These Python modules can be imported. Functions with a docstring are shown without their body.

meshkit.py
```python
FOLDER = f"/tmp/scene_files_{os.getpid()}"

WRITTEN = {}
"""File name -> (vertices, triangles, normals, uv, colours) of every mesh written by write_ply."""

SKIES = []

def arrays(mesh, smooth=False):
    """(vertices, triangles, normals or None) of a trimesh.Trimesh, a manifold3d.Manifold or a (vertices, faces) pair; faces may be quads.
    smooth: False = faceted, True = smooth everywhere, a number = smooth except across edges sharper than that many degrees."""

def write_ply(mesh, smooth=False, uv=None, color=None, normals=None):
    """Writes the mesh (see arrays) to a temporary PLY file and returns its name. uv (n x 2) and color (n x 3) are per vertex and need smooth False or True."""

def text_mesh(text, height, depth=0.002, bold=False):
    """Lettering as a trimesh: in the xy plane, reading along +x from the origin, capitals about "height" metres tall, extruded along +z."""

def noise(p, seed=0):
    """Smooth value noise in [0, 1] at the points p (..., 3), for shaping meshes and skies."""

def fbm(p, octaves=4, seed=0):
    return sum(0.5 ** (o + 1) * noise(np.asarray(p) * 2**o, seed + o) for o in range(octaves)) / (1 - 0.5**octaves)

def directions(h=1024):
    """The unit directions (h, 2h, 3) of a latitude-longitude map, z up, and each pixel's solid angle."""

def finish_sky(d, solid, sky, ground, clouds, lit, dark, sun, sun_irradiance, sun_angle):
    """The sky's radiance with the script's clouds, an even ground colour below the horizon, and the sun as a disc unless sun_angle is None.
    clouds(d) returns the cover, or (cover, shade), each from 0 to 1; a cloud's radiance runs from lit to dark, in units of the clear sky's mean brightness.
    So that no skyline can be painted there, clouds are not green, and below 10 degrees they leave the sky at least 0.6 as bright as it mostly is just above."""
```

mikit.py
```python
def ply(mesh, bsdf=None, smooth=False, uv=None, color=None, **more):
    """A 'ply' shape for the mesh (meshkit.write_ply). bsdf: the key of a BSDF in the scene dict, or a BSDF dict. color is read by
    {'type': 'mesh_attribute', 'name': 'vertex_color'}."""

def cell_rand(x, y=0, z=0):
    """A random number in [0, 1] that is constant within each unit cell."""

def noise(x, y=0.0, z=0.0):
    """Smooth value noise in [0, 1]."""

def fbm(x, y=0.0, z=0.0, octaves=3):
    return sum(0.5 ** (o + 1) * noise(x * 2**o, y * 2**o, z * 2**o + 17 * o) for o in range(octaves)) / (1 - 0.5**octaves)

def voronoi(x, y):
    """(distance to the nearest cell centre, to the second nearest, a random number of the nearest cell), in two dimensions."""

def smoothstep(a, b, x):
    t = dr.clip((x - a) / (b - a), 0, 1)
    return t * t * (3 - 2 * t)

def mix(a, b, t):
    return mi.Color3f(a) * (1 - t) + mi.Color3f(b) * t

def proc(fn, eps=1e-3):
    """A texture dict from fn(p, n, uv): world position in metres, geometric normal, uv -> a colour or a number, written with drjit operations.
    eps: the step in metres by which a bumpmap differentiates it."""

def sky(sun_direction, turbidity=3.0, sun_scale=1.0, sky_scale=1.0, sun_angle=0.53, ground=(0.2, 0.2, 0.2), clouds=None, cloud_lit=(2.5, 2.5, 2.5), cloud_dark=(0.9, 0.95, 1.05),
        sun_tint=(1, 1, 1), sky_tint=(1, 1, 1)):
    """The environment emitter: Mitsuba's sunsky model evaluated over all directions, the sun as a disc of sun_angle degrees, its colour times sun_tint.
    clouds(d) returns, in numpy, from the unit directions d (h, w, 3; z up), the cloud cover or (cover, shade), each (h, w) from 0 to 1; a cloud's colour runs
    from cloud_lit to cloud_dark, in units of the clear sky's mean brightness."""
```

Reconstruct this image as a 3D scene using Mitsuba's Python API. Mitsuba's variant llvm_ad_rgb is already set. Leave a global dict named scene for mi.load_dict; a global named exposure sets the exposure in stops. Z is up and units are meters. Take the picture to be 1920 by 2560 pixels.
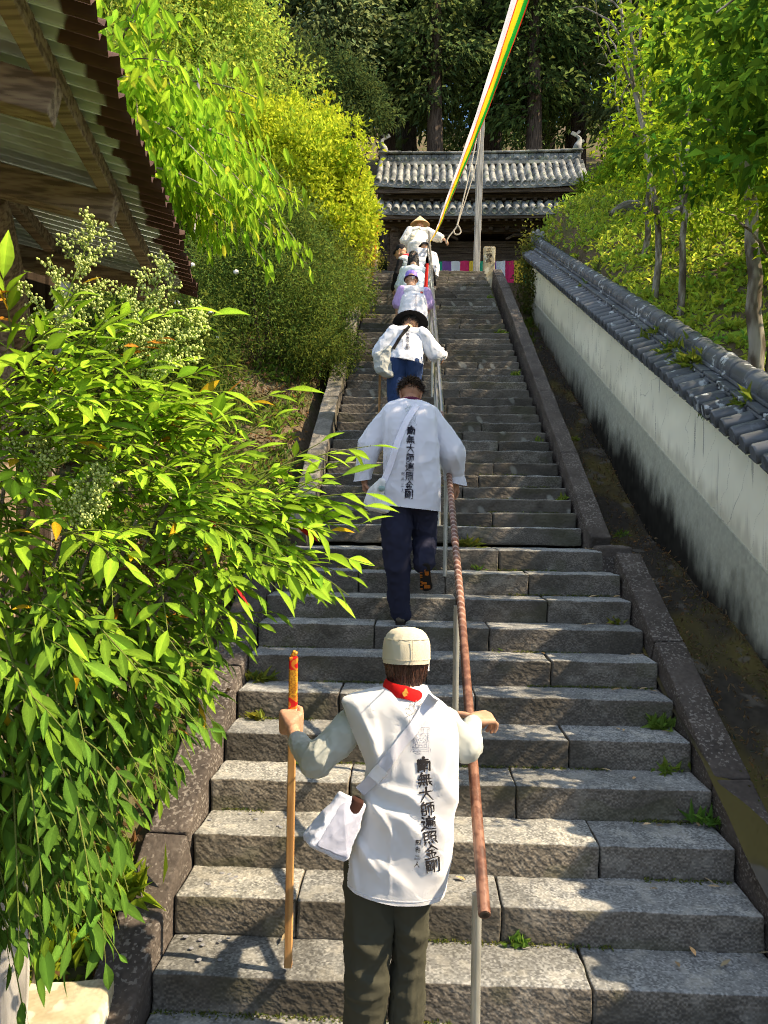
import math, numpy as np, trimesh, drjit as dr, mitsuba as mi, mikit, meshkit
import manifold3d as m3
from mikit import proc, noise, fbm, voronoi, smoothstep, mix, cell_rand
from scipy.interpolate import CubicSpline, LinearNDInterpolator
import shapely.geometry as sg
from shapely.ops import unary_union
T = mi.ScalarTransform4f
scene, labels = {}, {}
# ---- camera, light, exposure (metres, z up; x across the stairs, y up the stairs; the photographer's eye is the origin) ----
YAW, PITCH, ROLL = -.0378, .0048, .0138
_f = np.array([math.sin(YAW) * math.cos(PITCH), math.cos(YAW) * math.cos(PITCH), math.sin(PITCH)])
_r = np.array([math.cos(YAW), -math.sin(YAW), 0.0])
_u = np.cross(_r, _f)
_up = -math.sin(ROLL) * _r + math.cos(ROLL) * _u
scene['camera'] = {'type': 'perspective', 'fov': 2 * math.degrees(math.atan(960 / 1923)), 'fov_axis': 'x', 'near_clip': .05, 'far_clip': 600.0,
                   'to_world': T().look_at(origin=[0, 0, 0], target=_f.tolist(), up=_up.tolist())}
SUN = np.array([math.cos(math.radians(-12)) * math.cos(math.radians(46)), math.sin(math.radians(-12)) * math.cos(math.radians(46)), math.sin(math.radians(46))])
scene['sky_light'] = mikit.sky(SUN, turbidity=3, sun_scale=.88, sun_angle=.6, sun_tint=(1.0, .97, .9), clouds=lambda d: .62 * np.clip((meshkit.fbm(d * 2.6 + 5, 4, 3) - .42) * 5, 0, 1))
exposure = 2.95
rng = np.random.default_rng(7)

# ---- helpers ----
def numbered(name):
    if name not in scene and name not in labels and name not in _taken:
        _taken.add(name); return name
    i = 1
    while f'{name}_{i:03d}' in _taken: i += 1
    k = f'{name}_{i:03d}'; _taken.add(k); return k
_taken = set()
def thing(name, label=None, cat=None, group=None, kind=None):
    k = numbered(name); d = {}
    if label: d['label'] = label
    if cat: d['category'] = cat
    if group: d['group'] = group
    if kind: d['kind'] = kind
    labels[k] = d
    return k
_counts = {}
def part(parent, name, mesh, bsdf, smooth=30, color=None, label=None, kind=None, uv=None):
    base = f'{parent}__{name}'
    i = _counts.get(base, 0); _counts[base] = i + 1
    k = base if i == 0 else f'{base}_{i:03d}'
    if isinstance(mesh, dict): scene[k] = mesh
    else: scene[k] = mikit.ply(mesh, bsdf, smooth=smooth if color is None or smooth is False else True, color=color, uv=uv)
    if label or kind: labels[k] = {a: b for a, b in (('label', label), ('kind', kind)) if b}
    return k
def solo(name, mesh, bsdf, label=None, cat=None, group=None, kind=None, smooth=30, color=None):
    k = thing(name, label, cat, group, kind)
    scene[k] = mikit.ply(mesh, bsdf, smooth=smooth if color is None or smooth is False else True, color=color)
    return k
def tm(v, f): return trimesh.Trimesh(np.asarray(v, float), np.asarray(f, int), process=False)
def cat(ms): return trimesh.util.concatenate([m if isinstance(m, trimesh.Trimesh) else man2tm(m) for m in ms])
def man2tm(m):
    q = m.to_mesh(); return tm(q.vert_properties[:, :3], q.tri_verts)
def tm2man(m): return m3.Manifold(m3.Mesh(np.asarray(m.vertices, np.float32), np.asarray(m.faces, np.uint32)))
def quads(nu, nv, wrap=False):
    i, j = np.meshgrid(np.arange(nu - 1), np.arange(nv if wrap else nv - 1), indexing='ij')
    a = i * nv + j; b = i * nv + (j + 1) % nv; c = (i + 1) * nv + (j + 1) % nv; d = (i + 1) * nv + j
    return np.concatenate([np.stack([a, b, c], -1).reshape(-1, 3), np.stack([a, c, d], -1).reshape(-1, 3)])
def nz3(p, freq, seed=0, octaves=3):
    return meshkit.fbm(np.asarray(p) * freq + 100, octaves, seed) - .5
def rbox(l, w, h, r=.02, nx=4, ny=2, nz=2, jit=0, seed=0):
    """A box centred on the origin with rounded, worn edges."""
    def cs(L, n): return np.unique(np.concatenate([[-L / 2, -L / 2 + r * .35, -L / 2 + r, L / 2 - r, L / 2 - r * .35, L / 2], np.linspace(-L / 2 + r, L / 2 - r, n + 1)]).round(6))
    X, Y, Z = cs(l, nx), cs(w, ny), cs(h, nz)
    V, Fs, o = [], [], 0
    for ax, (A, B, C) in enumerate(((Y, Z, X), (Z, X, Y), (X, Y, Z))):
        for s in (0, -1):
            a, b = np.meshgrid(A, B, indexing='ij'); c = np.full_like(a, C[s])
            p = np.stack([(c, a, b), (b, c, a), (a, b, c)][ax], -1).reshape(-1, 3)
            f = quads(len(A), len(B))
            if s == 0: f = f[:, ::-1]
            V.append(p); Fs.append(f + o); o += len(p)
    m = trimesh.Trimesh(np.vstack(V), np.vstack(Fs)); m.merge_vertices()
    p = np.array(m.vertices); q = np.clip(p, [-l / 2 + r, -w / 2 + r, -h / 2 + r], [l / 2 - r, w / 2 - r, h / 2 - r])
    d = p - q; n = np.linalg.norm(d, axis=1, keepdims=True)
    p = q + d / np.maximum(n, 1e-9) * np.minimum(n, r)
    if jit: p = p + np.stack([nz3(p + seed * 3.1, 9, 1), nz3(p + seed * 3.1, 9, 2), nz3(p + seed * 3.1, 9, 3)], 1) * jit * 2
    m.vertices = p
    if m.volume < 0: m.invert()
    return m
def place(m, loc=(0, 0, 0), rz=0, rx=0, ry=0, s=1):
    m = m.copy()
    M = trimesh.transformations.compose_matrix(scale=[s] * 3 if np.isscalar(s) else s, angles=[rx, ry, rz], translate=loc)
    m.apply_transform(M); return m
def box(lo, hi): 
    lo, hi = np.minimum(lo, hi), np.maximum(lo, hi); return trimesh.creation.box(extents=np.array(hi) - lo, transform=trimesh.transformations.translation_matrix((np.array(lo) + hi) / 2))
def beam(p0, p1, w, h, r=.008, up=(0, 0, 1), jit=0, seed=0):
    """A squared timber or bar from p0 to p1."""
    p0, p1 = np.array(p0, float), np.array(p1, float); L = np.linalg.norm(p1 - p0)
    x = (p1 - p0) / L; y = np.cross(up, x); y /= np.linalg.norm(y); z = np.cross(x, y)
    m = rbox(L, w, h, r, max(1, int(L / .25)), 1, 1, jit, seed)
    M = np.eye(4); M[:3, 0], M[:3, 1], M[:3, 2], M[:3, 3] = x, y, z, (p0 + p1) / 2
    m.apply_transform(M); return m
def frames(p):
    p = np.asarray(p, float); t = np.gradient(p, axis=0); t /= np.linalg.norm(t, axis=1, keepdims=True) + 1e-12
    a = np.cross(t[0], [0, 0, 1] if abs(t[0][2]) < .9 else [1, 0, 0]); a /= np.linalg.norm(a); A = [a]
    for k in range(1, len(p)):
        a = A[-1] - t[k] * (A[-1] @ t[k]); A.append(a / np.linalg.norm(a))
    A = np.array(A); return t, A, np.cross(t, A)
def tube(p, r, n=8, caps=True):
    p = np.asarray(p, float); r = np.broadcast_to(r, (len(p),)); t, A, B = frames(p)
    g = np.arange(n) * 2 * np.pi / n
    v = p[:, None] + r[:, None, None] * (np.cos(g)[None, :, None] * A[:, None] + np.sin(g)[None, :, None] * B[:, None])
    f = quads(len(p), n, True); v = v.reshape(-1, 3)
    if caps:
        k = len(v); v = np.vstack([v, p[:1], p[-1:]]); j = np.arange(n); e = (len(p) - 1) * n
        f = np.vstack([f, np.stack([j * 0 + k, (j + 1) % n, j], 1), np.stack([j * 0 + k + 1, e + j, e + (j + 1) % n], 1)])
    m = tm(v, f)
    if caps and m.volume < 0: m.invert()
    return m
def spline(pts, n):
    pts = np.asarray(pts, float)
    if len(pts) == 2: return pts[0] + (pts[1] - pts[0]) * np.linspace(0, 1, n)[:, None]
    s = np.concatenate([[0], np.cumsum(np.linalg.norm(np.diff(pts[:, :3], axis=0), axis=1) + 1e-6)])
    return CubicSpline(s, pts)(np.linspace(0, s[-1], n))
def lathe(prof, n=24):
    prof = np.asarray(prof, float); g = np.arange(n) * 2 * np.pi / n
    v = np.stack([prof[:, None, 0] * np.cos(g), prof[:, None, 0] * np.sin(g), np.repeat(prof[:, 1:2], n, 1)], -1).reshape(-1, 3)
    m = tm(v, quads(len(prof), n, True)); return m
def ball(c, r, sub=1):
    m = trimesh.creation.icosphere(sub, 1.0); m.vertices = np.asarray(m.vertices) * np.asarray(r) + np.asarray(c); return m
def rock(c, r, seed, sub=3, rough=.35):
    m = trimesh.creation.icosphere(sub, 1.0); v = np.array(m.vertices)
    v = v * (1 + rough * 2 * nz3(v + seed * 7.3, 1.1, seed)[:, None] + .12 * nz3(v + seed, 4, seed)[:, None])
    m.vertices = v * np.asarray(r) + np.asarray(c); return m

# ---- stairs profile, used by everything that stands on or beside them ----
LY = lambda i: 3.274 + .3132 * i
LZ = lambda i: -1.9724 + .17 * i
UY = lambda k: 6.988 + .2257 * k
UZ = lambda k: -.095 + .1336 * k
def nosing(y): return np.interp(y, [LY(-3), LY(10), 6.75, UY(0), UY(38), 40], [LZ(-3), LZ(10), LZ(10), UZ(0), UZ(38), UZ(38)])

# ---- materials ----
def mat(name, d): scene[name] = d; return name
def rough(col, r=.8, spec=.3, **k): return {'type': 'principled', 'base_color': col, 'roughness': r, 'specular': spec, **k}
def bump(b, fn, scale, eps=.002): return {'type': 'bumpmap', 'tex': proc(fn, eps), 'scale': scale, 'bsdf': b}
def two(b): return {'type': 'twosided', 'bsdf': b}
rgb = lambda *c: {'type': 'rgb', 'value': list(c)}
VC = {'type': 'mesh_attribute', 'name': 'vertex_color'}
def c3(*c): return mi.Color3f(*c)

def granite_col(p, n, uv, tone=(1., 1., 1.), off=0.):
    p = p + off; big = fbm(p.x * 2.3, p.y * 2.3, p.z * 2.3, 3); mid = fbm(p.x * 14, p.y * 14, p.z * 14, 3); fine = noise(p.x * 110, p.y * 110, p.z * 110)
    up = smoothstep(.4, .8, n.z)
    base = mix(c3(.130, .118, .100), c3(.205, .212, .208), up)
    spk = smoothstep(.52, .8, fine) * .55 + smoothstep(.5, .2, fine) * -.35
    lich = smoothstep(.55, .68, mid) * (.35 + .5 * up)
    dirt = smoothstep(.45, .62, big)
    c = base * (1 + spk) * (.8 + .5 * mid)
    c = mix(c, c3(.42, .41, .36), lich * .4)
    c = mix(c, c3(.05, .046, .035), dirt * (.62 - .3 * up))
    moss = smoothstep(.6, .7, fbm(p.x * 5, p.y * 5, p.z * 5 + 9, 2)) * (1 - up * .8)
    return mix(c, c3(.07, .075, .035), moss * .35) * c3(*tone)
def granite_h(p, n, uv):
    return fbm(p.x * 45, p.y * 45, p.z * 45, 3) + .4 * fbm(p.x * 9, p.y * 9, p.z * 9, 2)
for nm_, tn_, of_ in (('granite', (1., 1., 1.), 0.), ('granite_dark', (.80, .80, .80), 7.), ('granite_pale', (1.12, 1.1, 1.05), 13.)):
    mat(nm_, bump(rough(proc(lambda p, n, uv, tn_=tn_, of_=of_: granite_col(p, n, uv, tn_, of_)), .85, .25), granite_h, .010))
def old_col(p, n, uv, tone=1., off=0.):
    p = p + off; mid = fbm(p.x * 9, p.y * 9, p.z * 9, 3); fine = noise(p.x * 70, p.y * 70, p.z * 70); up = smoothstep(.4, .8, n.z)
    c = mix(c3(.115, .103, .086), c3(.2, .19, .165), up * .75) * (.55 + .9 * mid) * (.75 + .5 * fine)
    v = voronoi(p.x * 7 + p.z * 3, p.y * 7 + p.z * 5)
    sp = smoothstep(.3, .12, v[0]) * smoothstep(.72, .8, v[2])
    c = mix(c, c3(.33, .33, .29), sp * .7)
    ms = smoothstep(.56, .7, fbm(p.x * 3, p.y * 3, p.z * 3 + 4, 3))
    return mix(c, c3(.05, .052, .024), ms * .5) * tone
for nm_, tn_, of_ in (('old_stone', 1., 0.), ('old_stone_dark', .72, 5.)):
    mat(nm_, bump(rough(proc(lambda p, n, uv, tn_=tn_, of_=of_: old_col(p, n, uv, tn_, of_)), .9, .2), granite_h, .014))
def kerb_col(p, n, uv):
    mid = fbm(p.x * 7, p.y * 7, p.z * 7, 3); fine = fbm(p.x * 60, p.y * 60, p.z * 60, 2)
    c = c3(.075, .064, .056) * (.5 + mid) * (.7 + .6 * fine)
    sp = smoothstep(.55, .7, fbm(p.x * 75, p.y * 75, p.z * 75 + 3, 2)) * smoothstep(.3, .6, fbm(p.x * 5, p.y * 5, p.z * 5 + 8, 3))
    return mix(c, c3(.36, .335, .3), sp * .42)
mat('kerb_stone', bump(rough(proc(kerb_col), .9, .2), granite_h, .012))
def drain_col(p, n, uv):
    a = fbm(p.x * 3, p.y * 1.2, p.z * 1.2, 3); b = fbm(p.x * 22, p.y * 22, p.z * 22, 3)
    c = c3(.030, .026, .02) * (.5 + 1.1 * b)
    c = mix(c, c3(.085, .07, .02), smoothstep(.42, .62, a))
    return mix(c, c3(.11, .1, .085), smoothstep(.62, .72, fbm(p.x * 6, p.y * 6, p.z * 6 + 5, 3)) * .7)
mat('drain', bump(rough(proc(drain_col), .85, .3), granite_h, .014))
# the wall's eaves run along y; how far below the eaves a point lies is the wall's own height coordinate
def below_eave(p): return (.36 + .4615 * (p.y - 5.09)) - p.z
def plaster_col(p, n, uv):
    b = below_eave(p)
    st = smoothstep(.6, .78, fbm(p.y * 26, p.z * 2.2, p.x, 2)) * smoothstep(.35, .6, fbm(p.y * 3, p.z * 3, 0, 2)) * smoothstep(.05, .3, b)
    c = c3(.92, .90, .72) * (.93 + .12 * fbm(p.y * 5, p.z * 5, 0, 3))
    c = mix(c, c3(.62, .60, .46), smoothstep(.5, .68, fbm(p.y * .9, p.z * 1.6, 3, 3)) * .25)
    v = voronoi(p.y * 1.3 + .25 * fbm(p.y * 6, p.z * 6, 0, 2), p.z * 1.3 + p.y * .6 + .25 * fbm(p.y * 6, p.z * 6, 9, 2)); c = mix(c, c3(.3, .3, .25), smoothstep(.012, .003, v[1] - v[0]) * smoothstep(.55, .65, v[2]) * .7)
    c = mix(c, c3(.40, .38, .28), smoothstep(.62, .85, b + .25 * (fbm(p.y * 14, p.z * 5, 0, 3) - .5)) * .55)
    return mix(c, c3(.36, .36, .29), st * .85)
mat('plaster', rough(proc(plaster_col), .85, .2))
def plinth_col(p, n, uv):
    b = below_eave(p) - .85
    g = c3(.40, .41, .33) * (.8 + .4 * fbm(p.y * 30, p.z * 30, p.x * 30, 2))
    wet = smoothstep(.20, .70, b + .34 * (fbm(p.y * 11, p.z * 5.0, 0, 4) - .5) + .3 * (fbm(p.y * 1.4, p.z * 1.4, 4, 2) - .5))
    return mix(g, c3(.022, .021, .017) * (.6 + .8 * fbm(p.y * 12, p.z * 12, 0, 2)), wet)
mat('plinth', bump(rough(proc(plinth_col), .9, .2), granite_h, .004))
def tile_col(p, n, uv):
    a = fbm(p.x * 6, p.y * 6, p.z * 6, 3)
    v = voronoi(p.x * 9 + 2 * p.z, p.y * 9 + 2 * p.z)
    c = c3(.088, .098, .112) * (.6 + .7 * a) * (.8 + .4 * cell_rand(p.y * 4.2, p.z * 3, p.x * 2))
    return mix(c, c3(.42, .46, .48), smoothstep(.34, .2, v[0]) * smoothstep(.68, .74, v[2]) * smoothstep(.42, .56, fbm(p.x * 30, p.y * 30, p.z * 30, 2)) * .9)
mat('wall_tile', two(rough(proc(tile_col), .42, .6)))
def gtile_col(p, n, uv):
    a = fbm(p.x * 5, p.y * 5, p.z * 5, 3); f = fbm(p.x * 24, p.y * 24, p.z * 24, 2)
    c = mix(c3(.11, .118, .115), c3(.29, .295, .275), smoothstep(.35, .65, a)) * (.7 + .6 * f)
    return mix(c, c3(.2, .24, .14), smoothstep(.6, .7, fbm(p.x * 8, p.y * 8, p.z * 8 + 4, 2)) * .4)
mat('gate_tile', two(rough(proc(gtile_col), .75, .3)))
def wood_fn(a, b, ax=0):
    def fn(p, n, uv):
        u = [p.x, p.y, p.z]; fr = [60., 60., 60.]; fr[ax] = 3.
        g = fbm(u[0] * fr[0], u[1] * fr[1], u[2] * fr[2], 3); w = fbm(p.x * 3, p.y * 3, p.z * 3, 2)
        return mix(c3(*a), c3(*b), smoothstep(.3, .7, g)) * (.7 + .6 * w)
    return fn
mat('gate_wood', rough(proc(wood_fn((.035, .025, .018), (.11, .08, .055))), .85, .2))
mat('grey_wood', rough(proc(wood_fn((.22, .215, .2), (.44, .43, .4), 2)), .9, .15))
mat('shed_wood', rough(proc(wood_fn((.15, .11, .075), (.33, .255, .175), 0)), .85, .2))
mat('staff_wood', rough(proc(wood_fn((.3, .15, .05), (.48, .27, .1), 2)), .6, .4))
def tin_col(p, n, uv):
    edge = (p.x + .848) * .985 + (p.y - 1.918) * .172     # metres from the eaves, 0 at the rim and negative up the roof
    e = edge + .07 * (fbm(p.x * 9, p.y * 9, 0, 3) - .5) * 2
    c = mix(c3(.36, .43, .40), c3(.50, .57, .53), fbm(p.x * 12, p.y * 12, p.z, 3))
    c = mix(c, c3(.22, .2, .13), smoothstep(.52, .66, fbm(p.x * 5, p.y * 5, 3, 3)) * .4)
    r = mix(c3(.088, .043, .028), c3(.045, .025, .019), fbm(p.x * 20, p.y * 20, p.z * 20, 3))
    return mix(c, r, smoothstep(-.105, -.085, e))
mat('tin', two(rough(proc(tin_col), .7, .3)))
def soil_col(p, n, uv):
    a = fbm(p.x * 2, p.y * 2, p.z * 2, 3); b = fbm(p.x * 30, p.y * 30, p.z * 30, 3)
    c = mix(c3(.07, .05, .03), c3(.19, .15, .1), b) * (.7 + .6 * a)
    return mix(c, c3(.06, .085, .02), smoothstep(.45, .6, a) * .6)
mat('soil', rough(proc(soil_col), .95, .1))
def pale_col(p, n, uv):
    a = fbm(p.x * 5, p.y * 5, p.z * 5, 4); b = noise(p.x * 90, p.y * 90, p.z * 90)
    c = mix(c3(.36, .31, .2), c3(.5, .47, .33), smoothstep(.35, .65, a)) * (.85 + .3 * b)
    return mix(c, c3(.62, .6, .5), smoothstep(.58, .66, fbm(p.x * 11, p.y * 11, p.z * 11 + 3, 3)) * .7)
mat('pale_stone', bump(rough(proc(pale_col), .9, .2), granite_h, .006))
def bark_col(p, n, uv):
    a = fbm(p.x * 20, p.y * 20, p.z * 5, 3); b = fbm(p.x * 3, p.y * 3, p.z * 3, 2)
    return mix(c3(.09, .07, .05), c3(.3, .275, .23), smoothstep(.3, .7, a)) * (.6 + .8 * b)
mat('bark', rough(proc(bark_col), .9, .15))
mat('dark_bark', rough(proc(wood_fn((.03, .022, .016), (.1, .075, .055), 2)), .9, .15))
mat('leaf', {'type': 'principledthin', 'base_color': VC, 'roughness': .5, 'diff_trans': 1.1, 'eta': 1.4, 'spec_trans': 0.0})
mat('gloss_leaf', {'type': 'principledthin', 'base_color': VC, 'roughness': .24, 'diff_trans': .6, 'eta': 1.6, 'spec_trans': 0.0})
mat('print', two(rough(VC, .9, .1)))
def weave(p, n, uv): return fbm(p.x * 260, p.y * 260, p.z * 260, 2)
mat('cloth', two(bump(rough(VC, .9, .15, sheen=.2), weave, .0006, .001)))
mat('skin', rough(VC, .5, .35))
def hair_h(p, n, uv): return fbm(p.x * 260, p.y * 260, p.z * 25, 2)
mat('hair', two(bump(rough(VC, .38, .5), hair_h, .006, .001)))
def galv_col(p, n, uv): return c3(.5, .5, .44) * (.65 + .6 * fbm(p.x * 30, p.y * 30, p.z * 7, 3))
mat('galv', {'type': 'principled', 'base_color': proc(galv_col), 'roughness': .45, 'metallic': .55, 'specular': .5})
def rail_col(p, n, uv):
    a = fbm(p.x * 40, p.y * 40, p.z * 40, 3)
    c = mix(c3(.125, .05, .03), c3(.235, .115, .072), smoothstep(.35, .65, a))
    c = mix(c, c3(.07, .03, .02), smoothstep(.6, .7, fbm(p.x * 14, p.y * 14, p.z * 14, 2)) * .8)
    ring = smoothstep(.72, .86, dr.sin(p.y * 2 * math.pi * 21 + p.x * 60) * .5 + .5) * smoothstep(3.9, 4.4, p.y)
    return mix(c, c3(.55, .42, .36), ring * .55)
mat('rail_paint', rough(proc(rail_col), .45, .5))
mat('chrome', {'type': 'principled', 'base_color': rgb(.5, .49, .46), 'roughness': .3, 'metallic': .9})
mat('coin_metal', two(rough(rgb(.22, .23, .25), .5, .5)))
mat('ribbon', {'type': 'principledthin', 'base_color': VC, 'roughness': .5, 'diff_trans': .9, 'eta': 1.3, 'spec_trans': 0.0})
def broc_col(p, n, uv):
    u = p.x * 90; v = p.z * 90
    a = voronoi(u, v); gold = mix(c3(.45, .16, .01), c3(.75, .38, .03), a[2]); gold = mix(c3(.30, .10, .01), gold, smoothstep(.0, .25, a[1] - a[0]))
    band = smoothstep(.36, .30, dr.abs(dr.abs(p.z + .725) - .088) / .09)
    sw = smoothstep(-.2, .1, dr.sin(p.x * 150 + dr.sin(p.z * 95) * 2.2) + dr.sin(p.z * 120 + p.x * 60) * .8)
    return mix(gold, mix(c3(.62, .01, .008), c3(.75, .36, .03), sw * .6), band)
mat('gold_brocade', rough(proc(broc_col), .35, .6))
def solid_color(n, c): return np.tile(np.asarray(c, float), (n, 1))
def colored(m, c): return solid_color(len(m.vertices), c)
# ==== large structure: ground, stairs, kerbs, drain, tiled wall ====
def ground_z(x, y):
    b = np.interp(y, [-12, 2.6, 3.2, LY(10), 6.9, UY(0), UY(38), 22, 34, 60, 120], [-2.25, -2.2, -2.1, LZ(10) - .35, LZ(10) - .3, UZ(0) - .35, 4.98, 5.1, 11.5, 30, 60])
    left = np.clip(-x - 1.35, 0, None); right = np.clip(x - 2.62, 0, None)
    near = np.interp(y, [3, 5, 7], [0, .6, 1]); far = np.interp(y, [17, 24], [1, .15])
    inner = (x > -1.25) & (x < 2.6)
    rise = np.where(left > 0, .28 * near + .30 * np.minimum(left, 9) * near * far, 0) + np.where(right > 0, (1.25 * far * np.clip(right / .25, 0, 1) + .36 * np.minimum(right, 10) * far), 0)
    return b + rise - np.where(inner & (y < 15.8), .28, 0) - np.where((x > 1.5) & (x < 2.62) & (y < 16.4), .75, 0)
gx = np.unique(np.concatenate([np.linspace(-70, -8, 24), np.linspace(-8, 9, 120), np.linspace(9, 80, 24)]))
gy = np.unique(np.concatenate([np.linspace(-30, 1, 10), np.linspace(1, 24, 150), np.linspace(24, 130, 40)]))
GX, GY = np.meshgrid(gx, gy, indexing='ij')
GZ = ground_z(GX, GY); P3 = np.stack([GX, GY, GZ], -1).reshape(-1, 3)
out = (P3[:, 0] < -1.4) | (P3[:, 0] > 2.75) | (P3[:, 1] > 17)
P3[:, 2] += np.where(out, .22 * nz3(P3, .9, 4, 4) + .08 * nz3(P3, 4, 5, 2), 0)
solo('ground', tm(P3, quads(len(gx), len(gy))[:, ::-1]), 'soil', 'brown earth slope with litter rising on both sides of the stairs', kind='structure', smooth=True)

st = thing('stone_stairs', 'long worn granite staircase climbing to the temple gate', kind='structure')
rs = np.random.default_rng(3)
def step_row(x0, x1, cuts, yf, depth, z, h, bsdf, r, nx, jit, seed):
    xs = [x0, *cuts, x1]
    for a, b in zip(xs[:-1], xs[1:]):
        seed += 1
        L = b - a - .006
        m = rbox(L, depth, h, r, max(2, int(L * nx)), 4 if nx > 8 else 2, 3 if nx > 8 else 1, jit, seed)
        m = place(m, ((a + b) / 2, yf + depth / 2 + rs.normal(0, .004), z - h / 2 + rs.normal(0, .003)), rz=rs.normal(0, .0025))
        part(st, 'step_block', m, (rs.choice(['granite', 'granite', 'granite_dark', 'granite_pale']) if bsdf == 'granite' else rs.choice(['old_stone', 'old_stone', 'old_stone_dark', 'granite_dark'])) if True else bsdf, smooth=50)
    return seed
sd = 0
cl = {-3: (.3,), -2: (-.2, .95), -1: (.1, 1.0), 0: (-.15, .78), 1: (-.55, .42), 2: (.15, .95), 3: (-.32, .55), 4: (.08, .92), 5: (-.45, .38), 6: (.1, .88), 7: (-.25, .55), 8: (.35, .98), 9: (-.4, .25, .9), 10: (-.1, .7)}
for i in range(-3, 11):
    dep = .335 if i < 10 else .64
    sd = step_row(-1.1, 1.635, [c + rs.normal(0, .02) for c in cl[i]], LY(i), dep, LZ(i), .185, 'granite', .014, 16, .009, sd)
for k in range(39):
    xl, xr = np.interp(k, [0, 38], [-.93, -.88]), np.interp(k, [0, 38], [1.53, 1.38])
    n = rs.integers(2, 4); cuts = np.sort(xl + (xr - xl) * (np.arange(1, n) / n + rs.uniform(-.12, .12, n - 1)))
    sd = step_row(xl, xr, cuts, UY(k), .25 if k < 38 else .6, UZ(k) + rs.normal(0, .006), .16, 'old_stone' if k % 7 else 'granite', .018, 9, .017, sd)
part(st, 'bed', cat([tm(*(lambda q: (q, quads(len(q) // 2, 2)))(np.array([[x, y, nosing(y - .34) - .2] for y in np.linspace(1.8, 16, 40) for x in (-1.25, 1.75)]))),]), 'soil', kind='stuff')

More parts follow.
